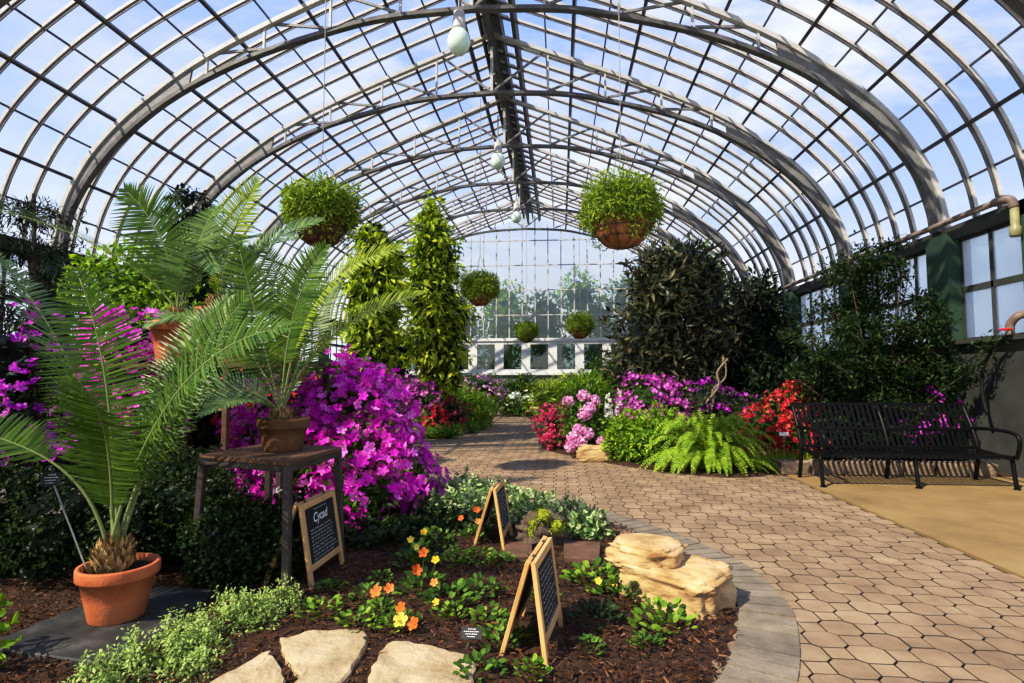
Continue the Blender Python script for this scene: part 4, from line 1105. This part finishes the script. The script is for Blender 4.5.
for i, (lab, c, R, m) in enumerate([
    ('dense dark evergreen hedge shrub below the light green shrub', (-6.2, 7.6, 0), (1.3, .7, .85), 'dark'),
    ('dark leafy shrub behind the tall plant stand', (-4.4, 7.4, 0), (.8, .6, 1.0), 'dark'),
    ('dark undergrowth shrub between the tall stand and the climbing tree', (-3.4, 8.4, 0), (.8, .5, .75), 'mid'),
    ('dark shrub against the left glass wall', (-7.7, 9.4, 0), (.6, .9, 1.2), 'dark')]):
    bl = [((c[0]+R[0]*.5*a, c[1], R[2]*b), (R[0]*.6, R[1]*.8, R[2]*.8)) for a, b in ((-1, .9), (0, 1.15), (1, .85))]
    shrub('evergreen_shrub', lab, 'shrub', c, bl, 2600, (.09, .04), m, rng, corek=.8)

# the two climbing yellow-green trees
def column_tree(label, base, top, widths, n, seed, lean=0):
    rng = np.random.default_rng(seed); bl = []
    for i, (f, w) in enumerate(widths):
        z = base[2]+(top-base[2])*f
        bl.append(((base[0]+lean*f+rng.normal()*.06, base[1]+rng.normal()*.06, z), (w, w, (top-base[2])*.095)))
    r = tree('climbing_tree', label, base, (base[0]+lean, base[1], top), bl, n, (.19, .07), 'lime', rng, .06, LEAF, corek=.35, cat='tree', group='tall yellow-green climbers', droop=.75, spread=.75, up=.6, tint=(.0, 1.0), deep=.6, lump=.25)
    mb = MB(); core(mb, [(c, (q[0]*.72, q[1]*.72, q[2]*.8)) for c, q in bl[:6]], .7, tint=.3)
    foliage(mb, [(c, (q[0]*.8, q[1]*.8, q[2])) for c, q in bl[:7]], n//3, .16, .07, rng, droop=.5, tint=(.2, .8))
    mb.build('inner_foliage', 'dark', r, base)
    return r
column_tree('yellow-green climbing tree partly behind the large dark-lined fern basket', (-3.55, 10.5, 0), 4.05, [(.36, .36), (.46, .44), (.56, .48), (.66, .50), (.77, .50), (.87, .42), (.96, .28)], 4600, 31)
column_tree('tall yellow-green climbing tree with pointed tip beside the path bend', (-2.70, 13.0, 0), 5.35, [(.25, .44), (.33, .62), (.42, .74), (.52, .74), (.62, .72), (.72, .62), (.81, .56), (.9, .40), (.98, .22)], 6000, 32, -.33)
tree('dark_tree', 'dark bushy tree between the two yellow-green climbing trees', (-4.2, 13.6, 0), (-4.2, 13.6, 2.0), rblobs((-4.2, 13.5, 1.7), (.9, .6, .9), 7, rng), 1800, (.12, .06), 'dark', rng, corek=.6)

# ------------------------------------------------------------------ mid-distance left bed
shrub('azalea_bush', 'distant lilac-pink azalea left of the path at the tall climber', 'azalea', (-3.3, 12.9, 0), [((-3.5, 12.8, .95), (.5, .35, .3)), ((-3.0, 12.7, .85), (.4, .35, .3)), ((-3.3, 12.8, .5), (.5, .3, .4))], 900, (.08, .03), 'mid', rng, ('orchid', 260, .06, 0, FLOWER_LO, dict(front=(0, -1, .4), zmin=.55)))
shrub('dusty_miller', 'silvery white foliage plant under the lilac-pink azalea', 'plant', (-3.25, 12.35, 0), [((-3.2, 12.4, .35), (.4, .25, .3))], 600, (.10, .03), 'silver', rng)
shrub('red_shrub', 'low round bright red bush left of the brick path', 'flowering shrub', (-2.95, 12.6, 0), [((-2.85, 12.5, .32), (.3, .28, .28))], 300, (.07, .03), 'dark', rng, ('red', 90, .05, 0, FLOWER_LO, dict(front=(0, -1, .5), zmin=.1)))
shrub('red_shrub', 'rusty red bush behind the bright red one', 'flowering shrub', (-2.5, 13.4, 0), [((-2.5, 13.3, .45), (.36, .3, .36))], 400, (.07, .03), 'bronze', rng, ('crimson', 80, .05, 0, FLOWER_LO, dict(front=(0, -1, .5), zmin=.1)))
shrub('fern_mound', 'bright green ferny mound at the left bend of the path', 'plant', (-2.5, 15.0, 0), [((-2.65, 15.0, .55), (.75, .55, .55)), ((-2.2, 15.3, .4), (.45, .4, .42))], 2200, (.16, .05), 'bright', rng, tpl=SPRIG, droop=.3)
shrub('low_hedge', 'low dark green edging hedge along the left path edge', 'hedge', (-2.8, 12.2, 0), [((-3.6+.3*i, 12.02+.02*i+.10*max(0, i-3), .13), (.28, .2, .17)) for i in range(5)] + [((-2.38, 12.9, .12), (.2, .3, .16)), ((-2.1, 13.6, .12), (.16, .35, .15)), ((-1.98, 14.3, .1), (.16, .35, .14))], 1800, (.05, .025), 'bright', rng, corek=.85, stems=False)
shrub('azalea_bush', 'small pale pink azalea near the end wall', 'azalea', (-2.6, 19.2, 0), [((-2.6, 19.2, .9), (.8, .5, .5))], 500, (.09, .04), 'mid', rng, ('pinkp', 130, .06, 0, FLOWER_LO, dict(front=(0, -1, .4), zmin=.6)))
for i, (lab, c, R, m) in enumerate([
    ('large yellow-green shrub before the white end windows', (.3, 17.6, 0), (1.2, .9, .75), 'lime'),
    ('tall olive-green shrub beside the dark bronze shrub', (.75, 14.5, 0), (.75, .7, .75), 'bright'),
    ('dark green shrub at the foot of the end wall', (-1.6, 24.6, 0), (1.3, .6, .75), 'mid'),
    ('blue-green shrub below the left end windows', (-3.8, 24.5, 0), (1.5, .6, .75), 'mid'),
    ('rounded green shrub at the foot of the end wall by the bronze shrub', (2.4, 24.0, 0), (1.4, .7, 1.3), 'mid')]):
    bl = [((c[0]+R[0]*.5*a, c[1]+.2*b, R[2]*b), (R[0]*.6, R[1]*.8, R[2]*.8)) for a, b in ((-1, .9), (0, 1.15), (1, .85))]
    shrub('green_shrub', lab, 'shrub', c, bl, 1900, (.14, .05), m, rng, corek=.75, tpl=SPRIG if i < 2 else LEAF)
shrub('white_flower_bed', 'far clump of white flowers where the path ends', 'flowering plant', (-1.5, 21.5, 0), [((-1.7, 21.5, .4), (.35, .3, .3)), ((-1.1, 21.4, .35), (.4, .3, .28))], 500, (.1, .05), 'bright', rng, ('whitep', 50, .09, 0, FLOWER_LO, dict(front=(0, -1, .5), zmin=.35)))
shrub('leafy_plant', 'dark-leaved low plant at the far end of the path', 'plant', (-1.5, 19.3, 0), [((-1.55, 19.4, .25), (.6, .35, .25))], 500, (.13, .06), 'mid', rng)
for i, (c, lab) in enumerate([((-.95, 20.2, .0), 'small buff rock where the path ends'), ((-1.95, 20.6, 0), 'small buff rock left of the dark-leaved plant at the path end')]):
    mb = MB(); rock(mb, (c[0], c[1], .14), (.5, .35, .3), .3*i, 40+i, .08, 16, 24); tag(mb.build('limestone_rock', 'boulder', smooth=True), lab, 'rock')

# ------------------------------------------------------------------ right bed
shrub('azalea_bush', 'round crimson azalea at the inner corner of the path', 'azalea', (-.15, 10.6, 0), [((-.12, 10.6, .42), (.34, .32, .36)), ((-.02, 10.4, .2), (.28, .2, .18))], 900, (.06, .025), 'mid', rng, ('crimson', 420, .034, 0, FLOWER_LO, dict(front=(0, -1, .4), zmin=.05)))
# pink flower heads
r = thing('pink_hydrangea', 'plant with round pink flower heads above the tan rock', 'flowering plant', (.45, 9.75, 0)); o0 = (.45, 9.75, 0)
mb = MB(); bl = [((.5, 9.75, .35), (.42, .28, .34)), ((.32, 9.9, .62), (.33, .28, .32))]; core(mb, bl, .7); foliage(mb, bl, 900, .09, .05, rng); mb.build('foliage', 'mid', r, o0)
for i, (x, y, z, q) in enumerate([(.30, 9.42, .46, .085), (.44, 9.42, .40, .085), (.20, 9.4, .33, .08), (.33, 9.36, .27, .085), (.16, 9.36, .19, .075), (.68, 9.40, .27, .08), (.40, 9.55, .70, .10), (.48, 9.6, .80, .085), (.40, 9.8, 1.0, .09), (.14, 9.8, .90, .085), (.58, 9.8, .92, .08)]):
    mb = MB(); P, X, Y, Z, s, t = blossoms([((x, y, z), (q, q, q*.85))], 80, .03, rng, clump=1, zmin=0, deep=.0, lump=.03, cluster=.1); mb.add_many(*FLOWER_LO, P, X, Y, Z, s, np.clip(t*.8+.2, 0, 1)); core(mb, [((x, y, z), (q, q, q*.85))], .9, tint=.3)
    mb.build('flower_head', 'pinkp', r, o0)
# white spikes
for i, (x, y, z, lab) in enumerate([(.82, 9.9, 1.02, 'white flower spike between the pink flower heads and the magenta azalea'), (1.02, 9.95, 1.08, 'second white flower spike touching the magenta azalea')]):
    r = thing('white_foxglove', lab, 'flowering plant', (x, y, 0)); o0 = (x, y, 0)
    mb = MB(); mb.tube([(x, y, 0), (x, y, z)], .008, 5, tint=.5); mb.build('stem', 'bright', r, o0)
    mb = MB(); n = 45; a = rng.uniform(0, 2*PI, n); h = rng.random(n); q = .075*(1-h*.6)
    P = np.stack([x+q*np.cos(a), y+q*np.sin(a), z-.42*(1-h)+.02], 1); Zv = nrm(np.stack([np.cos(a), np.sin(a), -.3+0*a], 1)); Yv = nrm(np.cross(Zv, rng.normal(size=(n, 3)))); mb.add_many(*FLOWER_LO, P, np.cross(Yv, Zv), Yv, Zv, .04*(1.2-h*.6), rng.random(n)); mb.build('blossom', 'whitep', r, o0, kind='stuff')
shrub('azalea_bush', 'magenta-pink azalea under the bronze shrub, above the bright leafy plants', 'azalea', (1.55, 10.0, 0), [((1.45, 9.9, .95), (.48, .4, .42)), ((1.85, 9.95, .85), (.4, .35, .4)), ((1.5, 9.8, .5), (.5, .3, .4))], 900, (.06, .025), 'mid', rng, ('orchid', 560, .042, 0, FLOWER_LO, dict(front=(0, -1, .35), zmin=.5)))
shrub('azalea_bush', 'shaded dark purple azalea beside the twisted bare trunk', 'azalea', (2.5, 10.0, 0), [((2.4, 9.9, .85), (.45, .35, .42)), ((2.9, 10.0, .75), (.4, .3, .4))], 1100, (.06, .025), 'bronze', rng, ('purple', 90, .045, 0, FLOWER_LO, dict(front=(0, -1, .2), zmin=.5)))
for i, (lab, c, bl) in enumerate([
    ('bright green leafy perennial clump right behind the tan rock', (.95, 9.0, 0), [((.98, 9.05, .3), (.32, .28, .32)), ((1.1, 9.1, .45), (.3, .28, .32))]),
    ('bright green leafy perennial clump against the fern', (1.4, 8.75, 0), [((1.35, 8.8, .34), (.35, .3, .34)), ((1.55, 9.0, .5), (.35, .28, .34))])]):
    shrub('leafy_perennial', lab, 'plant', c, bl, 1900, (.08, .034), 'bright', rng, corek=.75)
# fern
r = thing('sword_fern', 'large bright green sword fern arching over the path edge', 'fern', (2.05, 8.15, 0)); o0 = (2.05, 8.15, 0)
rng2 = np.random.default_rng(77)
for i in range(190):
    a = rng2.uniform(0, 2*PI) if i < 110 else rng2.uniform(PI*.95, 2.05*PI); rad = rng2.uniform(.12, .85)**.8 if i < 110 else rng2.uniform(.15, .8); top = (1 if i < 110 else rng2.uniform(.35, .8))* .92*math.sqrt(max(0.02, 1-(rad*.9)**2))*rng2.uniform(.85, 1.0)
    d = np.array([math.cos(a), math.sin(a)*.62, 0]); b = np.array([2.07, 8.25, .03]) + d*rng2.uniform(.03, .25)
    tip = b + d*rad*.98; tip[2] = max(.04, top-(.3 if i < 110 else .6)*rad-.05)
    m1 = b + d*rad*.15 + np.array([0, 0, top*.7]); m2 = b + d*rad*.6 + np.array([0, 0, top*1.08])
    frond(r, o0, [b, m1, m2, tip], np.array([-d[0]*.5, -d[1]*.5-.3, 1.0]), .08, 26, .022, 'fern', .08, 300+i, .15, .05, .08, .004, dark=-.05)
shrub('azalea_bush', 'scarlet azalea beside the left end of the bench', 'azalea', (3.3, 9.0, 0), [((3.1, 8.9, .55), (.42, .35, .35)), ((3.55, 9.1, .82), (.42, .35, .35)), ((3.4, 8.8, .38), (.4, .3, .32)), ((3.75, 9.3, 1.0), (.3, .3, .25))], 1200, (.06, .025), 'mid', rng, ('red', 640, .036, 0, FLOWER_LO, dict(front=(-.1, -1, .35), zmin=.12)))
# grassy edging by the label
rg = thing('grass_tuft', 'tuft of strappy bright green leaves below the scarlet azalea', 'grass', (3.15, 8.35, .02)); mb = MB(); n = 260
P = np.stack([3.15+rng.normal(size=n)*.22, 8.38+rng.normal(size=n)*.08, np.full(n, .03)], 1); D = nrm(np.stack([rng.normal(size=n)*.5, rng.normal(size=n)*.4-.1, np.ones(n)], 1)); X, Y, Z = frames(D, nrm(rng.normal(size=(n, 3))+np.array([0, -1, .5])))
mb.add_many(*BLADE, P, X, Y, Z, np.stack([np.full(n, .014), rng.uniform(.16, .34, n), np.full(n, .3)], 1), rng.random(n)); mb.build('leaf_blade', 'bright', rg, (3.15, 8.35, .02), kind='stuff')
shrub('azalea_bush', 'purple azalea showing just above the bench backrest', 'azalea', (5.3, 8.75, 0), [((5.35, 8.75, .8), (.42, .3, .3)), ((5.0, 8.8, .6), (.4, .3, .3))], 700, (.06, .025), 'dark', rng, ('purple', 90, .045, 0, FLOWER_LO, dict(front=(-.3, -1, .5), zmin=.45)))
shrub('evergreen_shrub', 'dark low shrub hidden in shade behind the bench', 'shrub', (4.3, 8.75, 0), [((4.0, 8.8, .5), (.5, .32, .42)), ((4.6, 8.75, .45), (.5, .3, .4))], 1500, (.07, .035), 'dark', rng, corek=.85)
shrub('evergreen_shrub', 'yellowish low shrub between scarlet azalea and bench', 'shrub', (4.1, 9.5, 0), [((4.2, 9.4, .85), (.55, .35, .3))], 800, (.09, .03), 'bronze', rng)

# bronze-leaved shrub
rng = np.random.default_rng(50)
tree('bronze_shrub', 'large dark shrub with glossy bronze-tinged leaves right of the path', (2.3, 10.9, 0), (2.2, 10.9, 3.0),
     [((1.75, 10.8, 2.1), (.75, .6, .85)), ((2.0, 10.7, 2.9), (.7, .6, .75)), ((2.35, 10.8, 3.35), (.6, .55, .5)), ((2.75, 10.8, 2.6), (.75, .6, .8)), ((1.6, 10.8, 1.5), (.65, .6, .6)), ((2.5, 10.9, 1.7), (.8, .6, .7)), ((1.85, 10.8, 3.3), (.5, .45, .45))], 8500, (.18, .058), 'bronze', rng, .06, corek=.6, barkm='twig', spread=.9, deep=.5, tint=(0, 1), lump=.22)
tree('olive_tree', 'soft green feathery tree top peeping behind the bronze shrub', (3.1, 13.0, 0), (3.1, 13.0, 3.8), [((3.0, 13, 3.75), (.6, .5, .55)), ((3.3, 13, 3.2), (.6, .5, .6))], 1500, (.16, .03), 'bright', rng, corek=.5)
# twisted bare trunk
r = thing('twisted_trunk', 'pale twisted bare trunk in front of the bronze shrub', 'tree trunk', (2.35, 9.75, 0)); o0 = (2.35, 9.75, 0)
for pts, rad in (([(2.35, 9.75, 0), (2.38, 9.72, .45), (2.30, 9.72, .75), (2.5, 9.7, 1.0), (2.62, 9.7, 1.2), (2.60, 9.7, 1.4), (2.78, 9.72, 1.62)], .03), ([(2.36, 9.75, .5), (2.52, 9.72, .85), (2.52, 9.7, 1.1), (2.72, 9.7, 1.3), (2.74, 9.7, 1.55)], .022)):
    mb = MB(); c = catmull(pts, 6); mb.tube(c, np.linspace(rad, rad*.5, len(c)), 8); mb.build('stem', 'twig', r, o0, smooth=True)
# dark trees behind
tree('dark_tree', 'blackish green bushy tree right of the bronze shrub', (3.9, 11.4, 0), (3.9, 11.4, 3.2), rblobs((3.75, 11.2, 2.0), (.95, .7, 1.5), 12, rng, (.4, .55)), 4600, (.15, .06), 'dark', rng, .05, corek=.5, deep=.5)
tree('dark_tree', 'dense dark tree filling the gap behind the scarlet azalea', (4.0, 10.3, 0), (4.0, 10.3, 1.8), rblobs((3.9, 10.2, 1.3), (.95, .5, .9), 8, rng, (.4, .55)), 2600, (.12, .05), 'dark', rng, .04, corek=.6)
# airy tree behind the bench
def airy():
    base = (4.75, 8.9, 0); r = thing('airy_tree', 'dark airy multi-stemmed tree with fine foliage behind the bench', 'tree', base)
    rng = np.random.default_rng(9); mb2 = MB(); tips = []
    for i in range(20):
        mb = MB()
        a = PI*(i+.5)/20 + rng.normal()*.08
        l = rng.uniform(2.0, 2.9)*(1 - .25*abs(math.cos(a)))
        e = np.array([4.75-math.cos(a)*1.45*rng.uniform(.7, 1.1), 8.85+rng.normal()*.28, .35+math.sin(a)*l + .5])
        e[0] = min(e[0], 5.65)
        c = bez([(4.75+rng.normal()*.04, 8.9, .0), (4.75+(e[0]-4.75)*.25, 8.9, e[2]*.5), e], 14); mb.tube(c, np.linspace(.028, .006, 14), 6)
        for k in range(12):
            s = c[rng.integers(5, 14)]; d = nrm(rng.normal(size=3)*np.array([1, .6, .6])+np.array([0, 0, .15])); t = s+d*rng.uniform(.25, .6)
            t[0] = min(t[0], 5.7)
            mb.tube(bez([s, (s+t)/2+np.array([0, 0, .06]), t], 5), np.linspace(.008, .003, 5), 4)
            for q in np.linspace(.2, 1, 10): tips.append((s+(t-s)*q, d))
        mb.build('branch', 'bark', r, base, smooth=True)
    P = np.repeat(np.array([t[0] for t in tips]), 13, 0); k = len(P); P = P+rng.normal(size=(k, 3))*.06; P[:, 0] = np.minimum(P[:, 0], 5.8)
    D = nrm(np.repeat(np.array([t[1] for t in tips]), 13, 0)*.4+rng.normal(size=(k, 3))*.7); X, Y, Z = frames(D, nrm(rng.normal(size=(k, 3))*.4+np.array([0, -.2, 1])))
    mb2.add_many(*LEAF, P, X, Y, Z, np.stack([np.full(k, .032), np.full(k, .075), np.full(k, .07)], 1), rng.random(k)); mb2.build('foliage', 'airy', r, base)
airy()
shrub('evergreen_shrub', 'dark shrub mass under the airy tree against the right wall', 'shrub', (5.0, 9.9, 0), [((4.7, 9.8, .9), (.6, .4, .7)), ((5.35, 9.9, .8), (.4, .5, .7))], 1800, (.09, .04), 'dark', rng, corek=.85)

# ------------------------------------------------------------------ bedding plants on the island
def bedding(label, x, y, rad, h, mat, seed, flowers=(), n=26):
    rng = np.random.default_rng(seed); r = thing('bedding_plant', label, 'bedding plant', (x, y, .015), 'bedding plants on the bark mulch'); o0 = (x, y, .015)
    mb = MB(); a = rng.uniform(0, 2*PI, n); q = rad*np.sqrt(rng.random(n))
    P = np.stack([x+q*.85*np.cos(a), y+q*.85*np.sin(a), .03+h*rng.random(n)*(1-.6*(q/rad)**2)], 1)
    D = nrm(np.stack([np.cos(a), np.sin(a), .35+.5*rng.random(n)], 1)+rng.normal(size=(n, 3))*.25); X, Y, Z = frames(D, np.repeat(np.array([[0, -.25, 1.]]), n, 0))
    s = (.015+rad*.18)*rng.uniform(.7, 1.25, n); mb.add_many(*ROUND, P, X, Y, Z, np.stack([s*.68, s, s], 1), rng.random(n)); mb.build('foliage', mat, r, o0)
    for (fx, fy, fz, fm, fs) in flowers:
        fb = MB(); Zv = nrm(np.array([[rng.normal()*.3, -.7, .6]])); Yv = nrm(np.cross(Zv, rng.normal(size=(1, 3))))
        fb.add_many(*PANSY, np.array([[x+fx, y+fy, fz]]), np.cross(Yv, Zv), Yv, Zv, np.array([fs*.85]), np.array([.3+.5*rng.random()])); 
        fb.tube([(x+fx*.4, y+fy*.4, .02), (x+fx, y+fy, fz-.01)], .003, 4, 1); fb.build('flower', [fm, 'mid'], r, o0)
O_, Y_ = 'orange', 'yellow'
BED = BEDLIST = [
 (-1.38, 3.40, .09, .05, 'mid', 'at the foot of the Cycad chalkboard sign', ()),
 (-1.29, 3.05, .13, .09, 'bright', 'behind the middle stepping stone, below the Cycad sign', ()),
 (-1.13, 3.58, .08, .06, 'bright', 'tiny, alone on mulch right of the Cycad sign', ()),
 (-1.10, 3.27, .11, .08, 'mid', 'directly left of the leftmost orange flower', ()),
 (-1.04, 2.92, .11, .08, 'bright', 'touching the far corner of the middle stepping stone', ()),
 (-1.00, 3.93, .17, .12, 'mid', 'large and dark with yellow blooms near the azalea', [(-.02, -.05, .20, Y_, .03), (.06, .0, .24, Y_, .03), (.03, -.08, .16, Y_, .025)]),
 (-.83, 3.42, .17, .1, 'mid', 'with peach blooms in the middle of the bed', [(.0, .05, .24, O_, .038), (-.02, -.05, .17, O_, .042), (.08, .02, .21, Y_, .03), (.10, -.10, .12, O_, .03)]),
 (-.98, 3.08, .10, .07, 'bright', 'with a vivid orange bloom leaning over it', [(-.02, .02, .14, O_, .042), (.05, .02, .16, O_, .034)]),
 (-.84, 2.93, .12, .08, 'bright', 'with pale orange blooms behind the triangular stone', [(.02, .02, .12, O_, .036), (.04, -.06, .09, Y_, .045), (.11, -.07, .08, O_, .040)]),
 (-.70, 3.92, .14, .12, 'bright', 'lime-leaved, in front of the small back sign', ()),
 (-.56, 3.98, .12, .10, 'bright', 'rounded, left of the small back sign foot', ()),
 (-.42, 3.98, .10, .07, 'mid', 'under the small back sign', ()),
 (-.62, 3.28, .17, .08, 'mid', 'broad flat clump centred between the signs', ()),
 (-.47, 3.42, .14, .08, 'mid', 'left of the near easel, mid bed', ()),
 (-.60, 3.08, .10, .06, 'bright', 'behind the short black plant label', [(-.08, .06, .08, Y_, .025)]),
 (-.38, 3.03, .11, .08, 'bright', 'between the short plant label and the near easel', ()),
 (-.30, 2.80, .11, .08, 'mid', 'dark, just right of the short plant label', ()),
 (-.345, 2.50, .11, .09, 'mid', 'by the tip of the triangular stone at the frame bottom', ()),
 (-.13, 2.53, .08, .06, 'bright', 'at the front foot of the near easel', ()),
 (-.20, 2.84, .08, .05, 'mid', 'under the near easel, in its shadow', ()),
 (.20, 3.62, .20, .12, 'bright', 'broad and glossy left of the boulder', [(.02, -.14, .10, Y_, .028), (.10, -.13, .09, Y_, .026)]),
 (.34, 3.42, .16, .10, 'mid', 'dark glossy, touching the boulder base', ()),
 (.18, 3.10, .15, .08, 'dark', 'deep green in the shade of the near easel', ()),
 (.52, 3.02, .17, .14, 'bright', 'big-leaved bright one in front of the boulder', ()),
 (.40, 2.84, .08, .05, 'mid', 'little, in front of the big-leaved bright one', ()),
 (.13, 2.78, .07, .05, 'mid', 'small lone sprout right of the near easel', ()),
 (-.16, 3.95, .10, .08, 'mid', 'between the two red-brown stone blocks', ()),
 (-.10, 3.35, .10, .06, 'mid', 'behind the near easel', ()),
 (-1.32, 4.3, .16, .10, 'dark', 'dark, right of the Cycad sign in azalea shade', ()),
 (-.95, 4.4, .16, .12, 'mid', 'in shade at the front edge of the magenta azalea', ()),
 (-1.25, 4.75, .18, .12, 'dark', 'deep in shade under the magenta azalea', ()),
 (-.68, 4.55, .15, .12, 'mid', 'with yellow-orange blooms left of the small back sign', [(.02, -.02, .26, O_, .035), (-.1, -.05, .20, O_, .03), (.04, -.1, .19, O_, .03)]),
]
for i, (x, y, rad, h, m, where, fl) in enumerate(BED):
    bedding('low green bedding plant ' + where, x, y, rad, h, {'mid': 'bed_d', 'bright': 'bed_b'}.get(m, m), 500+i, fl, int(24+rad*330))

# groundcovers
def cover(name, label, cat, pts, mat, seed, leaf, tpl=LEAF, per=900, nsp=70):
    rng = np.random.default_rng(seed); mb = MB()
    bl = [((x, y, 0.02), (r, r*.8, h)) for x, y, r, h in pts]
    core(mb, bl, .55, tint=.02); foliage(mb, bl, per*len(pts), leaf[0], leaf[1], rng, tpl, up=.7, zmin=.01, tint=(.1, 1), deep=.3)
    # upright sprigs
    P, O, d = blob_points(bl, nsp*len(pts), rng, .1, .2, .03)
    for p in P:
        n = 9; h = rng.uniform(.03, .08); Q = p+np.stack([rng.normal(size=n)*.006, rng.normal(size=n)*.006, np.linspace(0, h, n)], 1)
        D = nrm(rng.normal(size=(n, 3))+np.array([0, 0, .5])); X, Y, Z = frames(D, np.repeat(np.array([[0, -.2, 1.]]), n, 0))
        mb.add_many(*tpl, Q, X, Y, Z, np.stack([np.full(n, leaf[1]), np.full(n, leaf[0]), np.full(n, leaf[0])], 1)*.9, .4+.6*rng.random(n))
    tag(mb.build(name, mat), label, cat, kind='stuff')
cover('silver_thyme', 'silvery green creeping groundcover beside the slate slab', 'groundcover', [(-1.80, 2.72, .15, .10), (-1.62, 2.92, .16, .11), (-1.78, 3.05, .14, .09), (-1.55, 3.12, .13, .10), (-1.86, 2.50, .15, .09), (-1.68, 2.58, .15, .09), (-1.9, 2.32, .15, .09), (-1.62, 2.42, .12, .07)], 'silver', 81, (.022, .011))
cover('variegated_groundcover', 'variegated pale green groundcover along the bed edge behind the small back sign', 'groundcover', [(-.78, 5.0, .28, .24), (-.55, 5.3, .3, .25), (-.25, 5.1, .28, .24), (.02, 4.95, .26, .22), (.22, 4.72, .2, .16), (-.85, 5.6, .3, .24), (-.98, 5.2, .28, .24), (-.6, 5.75, .28, .18), (-.3, 5.5, .25, .18), (-1.05, 6.1, .3, .22), (.2, 5.0, .22, .17), (-1.25, 5.75, .28, .22), (-.75, 6.2, .25, .15)], 'varieg', 82, (.045, .028), ROUND, 420, 30)
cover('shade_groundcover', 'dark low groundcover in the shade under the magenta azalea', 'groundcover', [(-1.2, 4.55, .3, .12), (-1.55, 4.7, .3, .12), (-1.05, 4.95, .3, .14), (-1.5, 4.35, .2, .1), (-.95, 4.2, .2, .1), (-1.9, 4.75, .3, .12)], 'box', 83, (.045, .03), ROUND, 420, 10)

# ------------------------------------------------------------------ beyond the glass
rng = np.random.default_rng(70)
for i, (x, y, h, lab) in enumerate([(-5.4, 29.6, 5.6, 'green tree behind the end glass, left side'), (-2.9, 29.8, 6.2, 'green tree behind the end glass left of its middle'), (-.6, 29.6, 5.6, 'green tree behind the end glass at its middle'), (1.8, 29.8, 6.6, 'green tree behind the end glass right of its middle'), (4.1, 29.6, 6.4, 'green tree behind the end glass beside the bronze shrub')]):
    tree('tree', lab, (x, y, 0), (x, y, h*.8), [((x+rng.normal()*.3, y, h*f), (1.12, .7, h*.18)) for f in (.25, .45, .65, .85)], 2600, (.26, .12), 'bright' if i % 2 else 'mid', rng, .1, corek=.7)
mb = MB(); mb.add([(-30, -10, -.08), (30, -10, -.08), (30, 60, -.08), (-30, 60, -.08)], [(0, 1, 2, 3)]); mb.build('ground', 'end_wall', kind='structure')

# ------------------------------------------------------------------ sky, sun, camera
w = bpy.data.worlds.new('sky'); bpy.context.scene.world = w; w.use_nodes = True
nt = w.node_tree; nt.nodes.clear()
out = nd(nt, 'ShaderNodeOutputWorld'); bg = nd(nt, 'ShaderNodeBackground', Strength=1.0)
tc = nd(nt, 'ShaderNodeTexCoord'); sep = nd(nt, 'ShaderNodeSeparateXYZ'); nt.links.new(tc.outputs['Generated'], sep.inputs[0])
grad = ramp(nt, [(0.0, (1.0, 1.0, 1.0)), (.13, (.94, .97, 1.05)), (.26, (.56, .71, 1.08)), (.45, (.36, .52, 1.08)), (1.0, (.22, .38, 1.0))], sep.outputs['Z'])
mp = nd(nt, 'ShaderNodeMapping'); mp.inputs['Scale'].default_value = (1, 1, 2.2); nt.links.new(tc.outputs['Generated'], mp.inputs[0])
n1 = nd(nt, 'ShaderNodeTexNoise', Scale=2.6, Detail=9.0, Roughness=.6, Distortion=.4); nt.links.new(mp.outputs[0], n1.inputs['Vector'])
cl = ramp(nt, [(.44, (0, 0, 0)), (.64, (1, 1, 1))], n1.outputs['Fac'])
mx = nd(nt, 'ShaderNodeMix', data_type='RGBA'); mr = nd(nt, 'ShaderNodeMapRange'); mr.inputs['From Min'].default_value = -.75; mr.inputs['From Max'].default_value = .35; mr.inputs['To Min'].default_value = .25; mr.inputs['To Max'].default_value = 1.0
nt.links.new(sep.outputs['X'], mr.inputs['Value'])
mu = nd(nt, 'ShaderNodeMath', operation='MULTIPLY'); nt.links.new(cl, mu.inputs[0]); nt.links.new(mr.outputs[0], mu.inputs[1]); nt.links.new(mu.outputs[0], mx.inputs[0]); nt.links.new(grad, mx.inputs[6]); mx.inputs[7].default_value = (1.08, 1.08, 1.10, 1)
nt.links.new(mx.outputs[2], bg.inputs['Color']); nt.links.new(bg.outputs[0], out.inputs[0])

sl = bpy.data.lights.new('sun', 'SUN'); sl.energy = 6.5; sl.angle = .012; sl.color = (1.0, .90, .74)
so = bpy.data.objects.new('sun', sl); C.objects.link(so)
so.rotation_euler = Vector((.52, .49, -.71)).to_track_quat('-Z', 'Y').to_euler()

cam = bpy.data.cameras.new('camera'); cam.sensor_width = 36; cam.lens = 569/1024*36; cam.clip_start = .05; cam.clip_end = 300
co = bpy.data.objects.new('camera', cam); C.objects.link(co); co.location = (0, 0, 1.3)
co.rotation_euler = (math.radians(90+3.67), 0, math.radians(4.82))
bpy.context.scene.camera = co
vs = bpy.context.scene.view_settings; vs.view_transform = 'Standard'; vs.look = 'None'; vs.exposure = 0.0; vs.gamma = 1.0
vs.use_curve_mapping = True
cm = vs.curve_mapping; c = cm.curves[3]
c.points.new(.16, .125); c.points.new(.60, .645); cm.update()
